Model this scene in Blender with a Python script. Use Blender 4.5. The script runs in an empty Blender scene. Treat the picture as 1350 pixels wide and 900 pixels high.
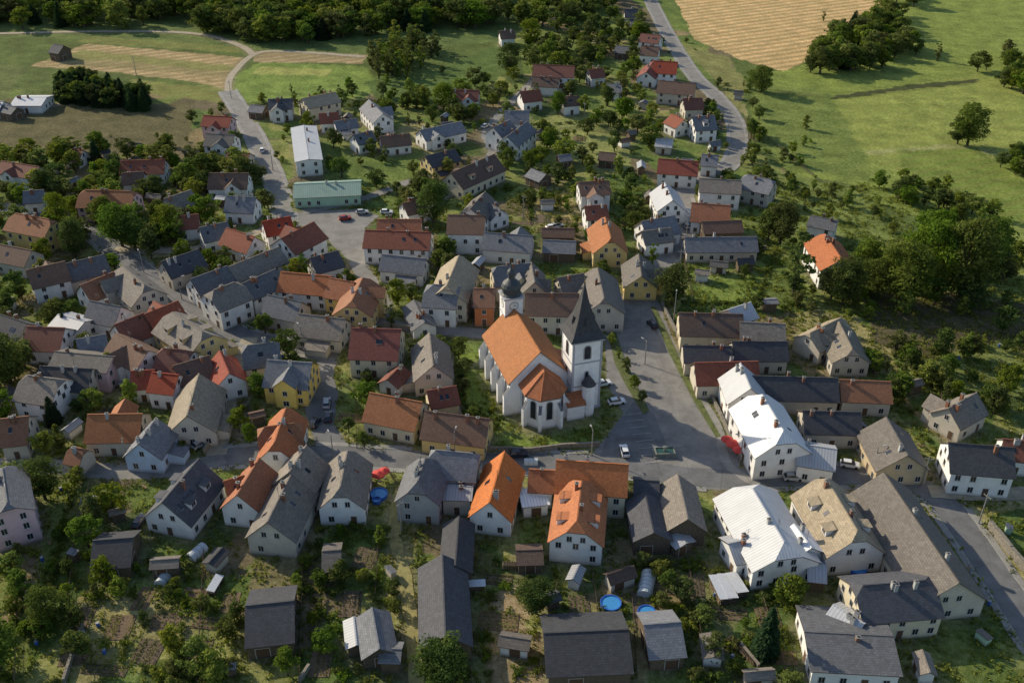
import bpy, math, random
import numpy as np
from mathutils import Vector
random.seed(7); RNG=np.random.default_rng(7)
scene=bpy.context.scene
# ---------------------------------------------------------------- survey
# Metric ground positions are recovered from aerial survey bearings (ray / height-plane intersection).
CAMZ=140.0; P=math.radians(32.0); F=1313.0
def G(u,v,z=0.0):
    a=(u-675.0); b=(450.0-v)
    dx=a; dy=F*math.cos(P)+b*math.sin(P); dz=-F*math.sin(P)+b*math.cos(P)
    t=(z-CAMZ)/dz
    return np.array([dx*t,dy*t])
# ---------------------------------------------------------------- materials
MATS={}
def nodes(name):
    m=bpy.data.materials.new(name); m.use_nodes=True
    nt=m.node_tree; b=nt.nodes['Principled BSDF']
    return m,nt,b
def N(nt,t,**k):
    n=nt.nodes.new(t)
    for a,v in k.items(): setattr(n,a,v)
    return n
def mixc(nt,fac,a,b,mode='MIX'):
    n=N(nt,'ShaderNodeMix',data_type='RGBA',blend_type=mode)
    for sock,val in ((n.inputs[0],fac),(n.inputs[6],a),(n.inputs[7],b)):
        if hasattr(val,'is_linked') or hasattr(val,'links'): nt.links.new(val,sock)
        elif isinstance(val,(int,float)): sock.default_value=val
        else: sock.default_value=(*val[:3],1)
    return n.outputs[2]
def noise(nt,vec,scale,detail=4,rough=.6):
    n=N(nt,'ShaderNodeTexNoise'); n.inputs['Scale'].default_value=scale
    n.inputs['Detail'].default_value=detail; n.inputs['Roughness'].default_value=rough
    if vec is not None: nt.links.new(vec,n.inputs['Vector'])
    return n.outputs['Fac']
def ramp(nt,fac,lo,hi,a=0.0,b=1.0):
    n=N(nt,'ShaderNodeMapRange'); n.inputs[1].default_value=lo; n.inputs[2].default_value=hi
    n.inputs[3].default_value=a; n.inputs[4].default_value=b
    nt.links.new(fac,n.inputs[0]); return n.outputs[0]
def bump(nt,h,b,s=.5,d=.05):
    n=N(nt,'ShaderNodeBump'); n.inputs['Strength'].default_value=s; n.inputs['Distance'].default_value=d
    nt.links.new(h,n.inputs['Height']); nt.links.new(n.outputs[0],b.inputs['Normal'])
def objrand(nt,col,amt=.25):
    oi=N(nt,'ShaderNodeObjectInfo'); v=ramp(nt,oi.outputs['Random'],0,1,1-amt,1+amt)
    h=N(nt,'ShaderNodeHueSaturation'); nt.links.new(v,h.inputs['Value']); nt.links.new(col,h.inputs['Color'])
    v2=ramp(nt,oi.outputs['Random'],0,1,.85,1.1); nt.links.new(v2,h.inputs['Saturation'])
    return h.outputs[0]
def sc(c,k): return tuple(min(1,x*k) for x in c)
def surf(name,col,var=.3,scale=.7,rough=.85,fine=6,bs=.3,rnd=.15,spec=.3,metal=0):
    if name in MATS: return MATS[name]
    m,nt,b=nodes(name); tc=N(nt,'ShaderNodeTexCoord').outputs['Object']
    n1=noise(nt,tc,scale,5); n2=noise(nt,tc,fine,3)
    c=mixc(nt,ramp(nt,n1,.3,.7),sc(col,1-var),sc(col,1+var*.6))
    c=mixc(nt,ramp(nt,n2,.3,.7,0,.5),c,sc(col,1-var*1.3))
    if rnd: c=objrand(nt,c,rnd)
    nt.links.new(c,b.inputs['Base Color']); b.inputs['Roughness'].default_value=rough
    b.inputs['Specular IOR Level'].default_value=spec; b.inputs['Metallic'].default_value=metal
    bump(nt,n2,b,bs,.03); MATS[name]=m; return m
def wallmat(name,col):
    k='plaster_'+name
    if k in MATS: return MATS[k]
    m,nt,b=nodes(k); tc=N(nt,'ShaderNodeTexCoord').outputs['Object']
    n1=noise(nt,tc,.5,6); n2=noise(nt,tc,4,4)
    c=mixc(nt,ramp(nt,n1,.35,.7),sc(col,.88),sc(col,1.05))
    c=mixc(nt,ramp(nt,n2,.5,.75,0,.3),c,sc(col,.68))
    sx=N(nt,'ShaderNodeSeparateXYZ'); nt.links.new(tc,sx.inputs[0])
    mp=N(nt,'ShaderNodeMath',operation='MULTIPLY_ADD'); nt.links.new(n2,mp.inputs[0]); mp.inputs[1].default_value=1.6
    nt.links.new(sx.outputs[2],mp.inputs[2])
    dirt=ramp(nt,mp.outputs[0],.6,1.7,.7,0)
    c=mixc(nt,dirt,c,(.18,.16,.13))
    c=objrand(nt,c,.1)
    nt.links.new(c,b.inputs['Base Color']); b.inputs['Roughness'].default_value=.9; b.inputs['Specular IOR Level'].default_value=.2
    bump(nt,n2,b,.25,.02); MATS[k]=m; return m
def roofmat(name,col,kind='tile'):
    k='roof_'+name
    if k in MATS: return MATS[k]
    m,nt,b=nodes(k); uv=N(nt,'ShaderNodeTexCoord').outputs['UV']; tc=N(nt,'ShaderNodeTexCoord').outputs['Object']
    n1=noise(nt,tc,.35,6,.65); n2=noise(nt,tc,3.5,4)
    if kind=='tile' or kind=='slate':
        br=N(nt,'ShaderNodeTexBrick'); nt.links.new(uv,br.inputs['Vector'])
        br.inputs['Scale'].default_value=1; br.inputs['Brick Width'].default_value=.42 if kind=='tile' else .6
        br.inputs['Row Height'].default_value=.36 if kind=='tile' else .45
        br.inputs['Mortar Size'].default_value=.03; br.inputs['Mortar Smooth'].default_value=.3; br.inputs['Bias'].default_value=0
        br.inputs['Color1'].default_value=(*sc(col,.8),1); br.inputs['Color2'].default_value=(*sc(col,1.22),1)
        br.inputs['Mortar'].default_value=(*sc(col,.5),1); c=br.outputs['Color']; h=br.outputs['Fac']
        rough=.8
    else:
        wv=N(nt,'ShaderNodeTexWave',bands_direction='X'); nt.links.new(uv,wv.inputs['Vector'])
        wv.inputs['Scale'].default_value=.5; h=wv.outputs['Fac']
        c=mixc(nt,ramp(nt,h,.85,1.0),col,sc(col,.6)); rough=.5
    c=mixc(nt,ramp(nt,n1,.38,.72,0,.42),c,sc(col,.66))
    c=mixc(nt,ramp(nt,n2,.45,.8,0,.3),c,mixc(nt,.4,sc(col,1.35),(.2,.18,.12)))
    mp=N(nt,'ShaderNodeMapping'); mp.inputs['Scale'].default_value=(1.6,.12,1); nt.links.new(uv,mp.inputs[0])
    n3=noise(nt,mp.outputs[0],1.0,4); c=mixc(nt,ramp(nt,n3,.5,.75,0,.4),c,sc(col,.58))
    c=objrand(nt,c,.25)
    nt.links.new(c,b.inputs['Base Color']); b.inputs['Roughness'].default_value=rough
    b.inputs['Specular IOR Level'].default_value=.35
    bump(nt,h,b,.4,-.03 if kind!='metal' else .03); MATS[k]=m; return m
ROOF={'orange':((.50,.165,.055),'tile'),'orange_dull':((.40,.14,.06),'tile'),'red':((.29,.065,.04),'tile'),
'redbrown':((.24,.08,.05),'tile'),'rust':((.32,.135,.065),'tile'),'brown':((.165,.10,.072),'tile'),'nave':((.34,.145,.065),'tile'),
'brown_grey':((.20,.175,.15),'slate'),'grey':((.17,.175,.19),'slate'),'dark':((.075,.077,.088),'slate'),
'tan':((.30,.25,.18),'slate'),'light':((.42,.43,.45),'metal'),'white':((.76,.77,.78),'metal'),'green':((.22,.30,.25),'metal'),
'spire':((.05,.051,.057),'slate')}
WALL={'white':(.78,.765,.74),'cream':(.70,.61,.42),'yellow':(.72,.53,.18),'beige':(.55,.50,.42),'pink':(.65,.45,.47),
'grey':(.42,.42,.41),'blue':(.50,.61,.76),'green':(.38,.55,.40),'rust':(.5,.18,.08),'tan':(.5,.40,.26)}
def rm(n): return roofmat(n,*ROOF[n])
def wm(n):
    if n=='wood': return surf('wood_boards',(.15,.115,.08),.4,2,.9)
    return wallmat(n,WALL[n])
def glassmat():
    if 'glass' in MATS: return MATS['glass']
    m,nt,b=nodes('window_glass'); b.inputs['Base Color'].default_value=(.02,.025,.035,1); b.inputs['Roughness'].default_value=.12
    b.inputs['Specular IOR Level'].default_value=.6; MATS['glass']=m; return m
def plain(name,col,rough=.5,metal=0):
    if name in MATS: return MATS[name]
    m,nt,b=nodes(name); tc=N(nt,'ShaderNodeTexCoord').outputs['Object']
    c=mixc(nt,ramp(nt,noise(nt,tc,3,3),.3,.7),sc(col,.85),sc(col,1.1)); nt.links.new(c,b.inputs['Base Color'])
    b.inputs['Roughness'].default_value=rough; b.inputs['Metallic'].default_value=metal; MATS[name]=m; return m
FRAME=plain('window_frame',(.5,.48,.45)); BRICK=surf('chimney_brick',(.28,.13,.08),.4,3)
FASCIA=surf('fascia_wood',(.14,.10,.07),.3,3)
# ---------------------------------------------------------------- mesh builder
class MB:
    def __init__(s): s.v=[];s.f=[];s.m=[];s.uv=[]
    def poly(s,pts,mi=0,uv=None):
        i=len(s.v); s.v.extend([tuple(map(float,p)) for p in pts]); s.f.append(list(range(i,i+len(pts)))); s.m.append(mi)
        s.uv.append(uv if uv else [(p[0]+p[1],p[2]) for p in pts])
    def box(s,x0,x1,y0,y1,z0,z1,mi=0,bottom=False):
        p=[(x0,y0,z0),(x1,y0,z0),(x1,y1,z0),(x0,y1,z0),(x0,y0,z1),(x1,y0,z1),(x1,y1,z1),(x0,y1,z1)]
        fs=[(0,1,5,4),(1,2,6,5),(2,3,7,6),(3,0,4,7),(4,5,6,7)]
        if bottom: fs.append((3,2,1,0))
        for f in fs: s.poly([p[k] for k in f],mi)
    def cyl(s,c,r0,r1,z0,z1,n=8,mi=0,cap=True):
        a=[(c[0]+r0*math.cos(2*math.pi*k/n),c[1]+r0*math.sin(2*math.pi*k/n),z0) for k in range(n)]
        b=[(c[0]+r1*math.cos(2*math.pi*k/n),c[1]+r1*math.sin(2*math.pi*k/n),z1) for k in range(n)]
        for k in range(n):
            j=(k+1)%n; s.poly([a[k],a[j],b[j],b[k]],mi)
        if cap and r1>0.01: s.poly(b,mi)
    def tube(s,p,q,r0,r1,n=6,mi=0):
        p=Vector(p);q=Vector(q);d=(q-p).normalized(); a=d.orthogonal().normalized(); b=d.cross(a)
        A=[p+(a*math.cos(2*math.pi*k/n)+b*math.sin(2*math.pi*k/n))*r0 for k in range(n)]
        B=[q+(a*math.cos(2*math.pi*k/n)+b*math.sin(2*math.pi*k/n))*r1 for k in range(n)]
        for k in range(n):
            j=(k+1)%n; s.poly([A[k],A[j],B[j],B[k]],mi)
    def tri_slab(s,pts_list,t,mi=0,mi_edge=1,uvs=None):
        cnt={}
        for k,pts in enumerate(pts_list):
            s.poly(pts,mi,uvs[k] if uvs else None)
            s.poly([(p[0],p[1],p[2]-t) for p in reversed(pts)],mi_edge)
            for i in range(len(pts)):
                a=tuple(round(c,3) for c in pts[i]); b=tuple(round(c,3) for c in pts[(i+1)%len(pts)])
                if (b,a) in cnt: cnt.pop((b,a))
                else: cnt[(a,b)]=1
        for (a,b) in cnt:
            s.poly([(a[0],a[1],a[2]-t),(b[0],b[1],b[2]-t),b,a],mi_edge)
    def obj(s,name,mats,parent=None,loc=(0,0,0),rot=0,smooth=False):
        me=bpy.data.meshes.new(name); me.from_pydata(s.v,[],s.f)
        for m in mats: me.materials.append(m)
        me.polygons.foreach_set('material_index',s.m)
        uvl=me.uv_layers.new(name='UVMap'); flat=[c for f in s.uv for p in f for c in p]
        uvl.data.foreach_set('uv',flat)
        if smooth: me.polygons.foreach_set('use_smooth',[True]*len(s.f))
        me.update(); o=bpy.data.objects.new(name,me); scene.collection.objects.link(o)
        if parent: o.parent=parent
        else: o.location=loc; o.rotation_euler=(0,0,rot)
        return o
def empty(name,x,y,rot=0,z=0):
    e=bpy.data.objects.new(name,None); e.empty_display_size=1; e.location=(x,y,z); e.rotation_euler=(0,0,rot)
    scene.collection.objects.link(e); return e
# ---------------------------------------------------------------- occupancy raster
X0,X1,Y0,Y1,CS=-330.,330.,95.,660.,.5
NX=int((X1-X0)/CS); NY=int((Y1-Y0)/CS)
OCC=np.zeros((NY,NX),dtype=np.uint8)   # 1 building 2 road 3 bed
def pip(px,py,poly):
    r=np.zeros(px.shape,bool); n=len(poly); j=n-1
    for i in range(n):
        xi,yi=poly[i];xj,yj=poly[j]
        if yi!=yj:
            c=((yi>py)!=(yj>py))&(px<(xj-xi)*(py-yi)/(yj-yi)+xi); r^=c
        j=i
    return r
def mark(poly,val):
    a=np.array(poly); x0,y0=a.min(0);x1,y1=a.max(0)
    i0=max(0,int((x0-X0)/CS));i1=min(NX,int((x1-X0)/CS)+2);j0=max(0,int((y0-Y0)/CS));j1=min(NY,int((y1-Y0)/CS)+2)
    if i1<=i0 or j1<=j0: return
    gx,gy=np.meshgrid(X0+(np.arange(i0,i1)+.5)*CS,Y0+(np.arange(j0,j1)+.5)*CS)
    w=pip(gx,gy,[tuple(p) for p in poly]); sub=OCC[j0:j1,i0:i1]; sub[w]=val
def occ(x,y,rad=0):
    i=int((x-X0)/CS);j=int((y-Y0)/CS);k=int(rad/CS)
    if i-k<0 or j-k<0 or i+k>=NX or j+k>=NY: return False
    return OCC[j-k:j+k+1,i-k:i+k+1].any()
def occv(x,y):
    i=int((x-X0)/CS);j=int((y-Y0)/CS)
    return OCC[j,i] if 0<=i<NX and 0<=j<NY else 0
# ---------------------------------------------------------------- houses
def window(mb,side,x,z,w,h,off,door=False):
    def slab(a0,a1,z0,z1,d0,d1,mi):
        c=[side(a0,d1,z0),side(a1,d1,z0),side(a1,d1,z1),side(a0,d1,z1)]; mb.poly(c,mi)
        e=[side(a0,d0,z0),side(a1,d0,z0),side(a1,d0,z1),side(a0,d0,z1)]
        for i in range(4):
            j=(i+1)%4; mb.poly([e[i],e[j],c[j],c[i]],mi)
    slab(x-w/2-.1,x+w/2+.1,z-.1,z+h+.1,off,off+.05,0)
    if door: slab(x-w/2,x+w/2,z,z+h,off+.05,off+.07,2)
    else:
        slab(x-w/2,x-.04,z,z+h,off+.05,off+.065,1); slab(x+.04,x+w/2,z,z+h,off+.05,off+.065,1)
        slab(x-w/2-.15,x+w/2+.15,z-.17,z-.1,off,off+.16,0)
HN={'n':0}
def roof_geo(mb,L,W,he,hr,hip,t=.17):
    zc=hr-hip*(hr-he); yc=hip*W/2; sx=min(yc,L/2-.4)
    s=(hr-he)/(W/2); k=math.sqrt(1+s*s); pl=[];uv=[]
    for sg in (-1,1):
        a=[(-L/2,-W/2,he),(L/2,-W/2,he)]
        if 0<hip<1: a+=[(L/2,-yc,zc),(L/2-sx,0,hr),(-L/2+sx,0,hr),(-L/2,-yc,zc)]
        elif hip>=1: a+=[(L/2-sx,0,hr),(-L/2+sx,0,hr)]
        else: a+=[(L/2,0,hr),(-L/2,0,hr)]
        if sg==1: a=[(-p[0],-p[1],p[2]) for p in a]
        pl.append(a); uv.append([(p[0],abs(p[1])*k) for p in a])
    if hip>0:
        for sg in (1,-1):
            a=[(sg*L/2,-sg*yc,zc),(sg*L/2,sg*yc,zc),(sg*(L/2-sx),0,hr)]
            pl.append(a); uv.append([(p[1],(L/2-abs(p[0]))*k+3) for p in a])
    mb.tri_slab(pl,t,0,1,uv)
    x=L/2-sx; mb.box(-x,x,-.14,.14,hr-.05,hr+.09,0)
    return zc,yc,sx
def house(u1,v1,u2,v2,W,he,hr,roof='grey',wall='white',hip=0.,opt=''):
    A=G(u1,v1,hr);B=G(u2,v2,hr);c=(A+B)/2;d=B-A;L=float(np.hypot(*d));ang=math.atan2(d[1],d[0])
    build(c[0],c[1],L,W,ang,he,hr,roof,wall,hip,opt)
def build(cx,cy,L,W,ang,he,hr,roof,wall,hip,opt,name=None):
    shed=('s' in opt) or wall=='wood'; rnd=random.Random(HN['n']*31+5); HN['n']+=1
    nm=name or ('shed' if shed else 'house')
    root=empty(nm,cx,cy,ang); ov=.45
    rb=MB(); zc,yc,sx=roof_geo(rb,L,W,he,hr,hip)
    s=(hr-he)/(W/2);a=L/2-ov;b=W/2-ov;t=.17
    zb=hr-t-b*s-.01
    wb=MB(); wb.poly([(-a,-b,0),(a,-b,0),(a,-b,zb),(-a,-b,zb)]); wb.poly([(a,b,0),(-a,b,0),(-a,b,zb),(a,b,zb)])
    for sg in (1,-1):
        if hip>=.99: pts=[(a,-b,0),(a,b,0),(a,b,zb),(a,-b,zb)]
        elif hip>0:
            zcl=zc+ov*(hr-zc)/max(sx,.01)-t-.02; yy=(hr-t-zcl)/s
            pts=[(a,-b,0),(a,b,0),(a,b,zb),(a,yy,zcl),(a,-yy,zcl),(a,-b,zb)] if zcl>zb else [(a,-b,0),(a,b,0),(a,b,zb),(a,-b,zb)]
        else: pts=[(a,-b,0),(a,b,0),(a,b,zb),(a,0,hr-t-.01),(a,-b,zb)]
        wb.poly([(sg*p[0],sg*p[1],p[2]) for p in pts])
    win=MB()
    sides=[(lambda q,o,z:(q,-b-o,z),a),(lambda q,o,z:(-q,b+o,z),a),(lambda q,o,z:(a+o,q,z),b),(lambda q,o,z:(-a-o,-q,z),b)]
    ns=max(1,int(round((zb-.6)/2.9)))
    for si,(f,hl) in enumerate(sides):
        if shed:
            if hl>2:
                window(win,f,rnd.uniform(-hl*.4,hl*.4),.05,min(2.4,hl*.8),min(2.3,zb-.4),0,True)
            continue
        n=max(1,int(2*hl/rnd.uniform(2.7,3.6))); sp=2*hl/n
        for st in range(ns):
            for k in range(n):
                if rnd.random()<.12: continue
                q=-hl+sp*(k+.5); z0=1.0+st*2.9
                if z0+1.4>zb: z0=zb-1.6
                if z0<.3: continue
                if st==0 and k==n//2 and si in (0,3): window(win,f,q,.15,1.1,2.1,0,True)
                else: window(win,f,q,z0,1.0,1.3,0)
        if si>=2 and hip<.9 and hr-zb>2.6:
            if W>9.5 and hip<.5:
                window(win,f,-1.3,zb+.3,.9,1.2,0); window(win,f,1.3,zb+.3,.9,1.2,0)
            else: window(win,f,0,zb+.3,.9,1.2,0)
    ch=MB(); nc=0 if shed else rnd.choice([1,1,2,2,3])
    for k in range(nc):
        x=rnd.uniform(-L/2+1.5+sx,L/2-1.5-sx) if L>4+2*sx else 0; y=rnd.choice([-1,1])*rnd.uniform(.5,1.2); zt=hr+rnd.uniform(.5,1.0); w=rnd.uniform(.28,.4)
        ch.box(x-w,x+w,y-.32,y+.32,hr-2.0,zt,0); ch.box(x-w-.08,x+w+.08,y-.4,y+.4,zt,zt+.1,1,True)
        ch.box(x-w*.5,x+w*.5,y-.15,y+.15,zt+.1,zt+.22,2)
    if not shed and rnd.random()<.4:
        x=rnd.uniform(-L/4,L/4); ch.tube((x,.3,hr-.5),(x,.3,hr+2.4),.035,.03,4,2)
        for zz in (1.6,2.0,2.3): ch.tube((x-.6,.3,hr+zz),(x+.6,.3,hr+zz),.025,.025,3,2)
    if not shed and rnd.random()<.5 and hr-he>2.5:
        for q in range(rnd.choice([1,2,3])):
            x=rnd.uniform(-L/2+2+sx,max(-L/2+2.1+sx,L/2-2-sx)); sg=rnd.choice([-1,1]); y0=W/2*.35;y1=y0+1.0
            z=lambda y,o:hr-y*s+o
            P4=[(x-.4,sg*y1,z(y1,.1)),(x+.4,sg*y1,z(y1,.1)),(x+.4,sg*y0,z(y0,.1)),(x-.4,sg*y0,z(y0,.1))]
            if sg==1: P4=P4[::-1]
            win.poly(P4,1)
            for i in range(4):
                p=P4[i];r=P4[(i+1)%4]; win.poly([(p[0],p[1],p[2]-.12),(r[0],r[1],r[2]-.12),r,p],0)
    if 'd' in opt:
        for sg in (-1,1):
            nd=2 if L>12 else 1
            for q in range(nd):
                x=(q-(nd-1)/2)*L*.4; yf=sg*W/2*.72; zf=hr-abs(yf)*s; zt=zf+1.6; yb_=sg*max(0,(hr-zt-.35))/s
                wb.box(x-1,x+1,min(yf,yb_),max(yf,yb_),zf-.3,zt,0)
                a0=(x-1.25,sg*(abs(yf)+.3),zt);a1=(x+1.25,sg*(abs(yf)+.3),zt);b0=(x+1.25,yb_,zt+.35);b1=(x-1.25,yb_,zt+.35)
                pp=[a0,a1,b0,b1] if sg==-1 else [a1,a0,b1,b0]
                rb.tri_slab([pp],.1,0,1)
                f=(lambda qq,o,z,yf=yf,sg=sg:(qq*(-sg),yf+sg*o,z)); window(win,f,x*(-sg),zf+.35,1.2,.95,0)
    wing=False
    if not shed and 'n' not in opt and 'd' not in opt and L>9.5 and hr-he>2.8 and rnd.random()<.38:
        wing=True; sg=rnd.choice([-1,1]); hw=rnd.uniform(2.5,3.2); xw=rnd.uniform(-L/2+hw+.6,L/2-hw-.6); hrw=hr-rnd.uniform(.5,1.3); ex=rnd.uniform(.9,2.6)
        s2=min(s*1.1,(hrw-2.7)/hw); hew=hrw-hw*s2; ye=sg*(b+ex+.45); yf=sg*(b+ex); k2=math.sqrt(1+s2*s2)
        for dx in (-1,1):
            pp=[(xw+dx*hw,0,hew),(xw+dx*hw,ye,hew),(xw,ye,hrw),(xw,0,hrw)]
            rb.tri_slab([pp],.14,0,1,[[(p[1],abs(p[0]-xw)*k2) for p in pp]])
        ww=hw-.4; zq=hrw-ww*s2-.16
        wb.poly([(xw-ww,yf,0),(xw+ww,yf,0),(xw+ww,yf,zq),(xw,yf,hrw-.16),(xw-ww,yf,zq)])
        for dx in (-1,1): wb.poly([(xw+dx*ww,sg*b*.6,0),(xw+dx*ww,yf,0),(xw+dx*ww,yf,zq),(xw+dx*ww,sg*b*.6,zq)])
        f=(lambda q,o,z,yf=yf,sg=sg:(q,yf+sg*o,z))
        window(win,f,xw,1.0,1.3,1.3,0)
        if hrw-1.8>3.6: window(win,f,xw,min(3.9,hrw-2.6),1.0,1.2,0)
    if not shed and not wing and rnd.random()<.6 and L>9 and 'n' not in opt:
        sg=rnd.choice([-1,1]); l2=rnd.uniform(3,L*.45); x=rnd.uniform(-a+l2/2,a-l2/2); dp=rnd.uniform(2.2,3.6); h1=min(zb-.25,3.2)
        y0=sg*b;y1=sg*(b+dp)
        wb.poly([(x-l2/2,y1,0),(x+l2/2,y1,0),(x+l2/2,y1,h1-.9),(x-l2/2,y1,h1-.9)])
        for xx in (x-l2/2,x+l2/2): wb.poly([(xx,y0,0),(xx,y1,0),(xx,y1,h1-.9),(xx,y0,h1)])
        pp=[(x-l2/2-.25,sg*(b+dp+.3),h1-.85),(x+l2/2+.25,sg*(b+dp+.3),h1-.85),(x+l2/2+.25,sg*(b+.01),h1+.12),(x-l2/2-.25,sg*(b+.01),h1+.12)]
        if sg==1: pp=[pp[1],pp[0],pp[3],pp[2]]
        rb.tri_slab([pp],.1,0,1,[[(p[0],p[1]) for p in pp]])
    rb.obj('roof',[rm(roof),FASCIA],root); wb.obj('walls',[wm(wall)],root)
    if win.f: win.obj('windows_and_doors',[FRAME,glassmat(),surf('door_wood',(.13,.075,.045),.3,3)],root)
    if ch.f: ch.obj('chimneys',[BRICK if rnd.random()<.6 else wm('grey'),surf('concrete_cap',(.3,.29,.27)),plain('soot',(.03,.03,.03))],root)
    ca,sa=math.cos(ang),math.sin(ang)
    mark([(cx+ca*x-sa*y,cy+sa*x+ca*y) for x,y in ((-L/2,-W/2),(L/2,-W/2),(L/2,W/2),(-L/2,W/2))],1)
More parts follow.
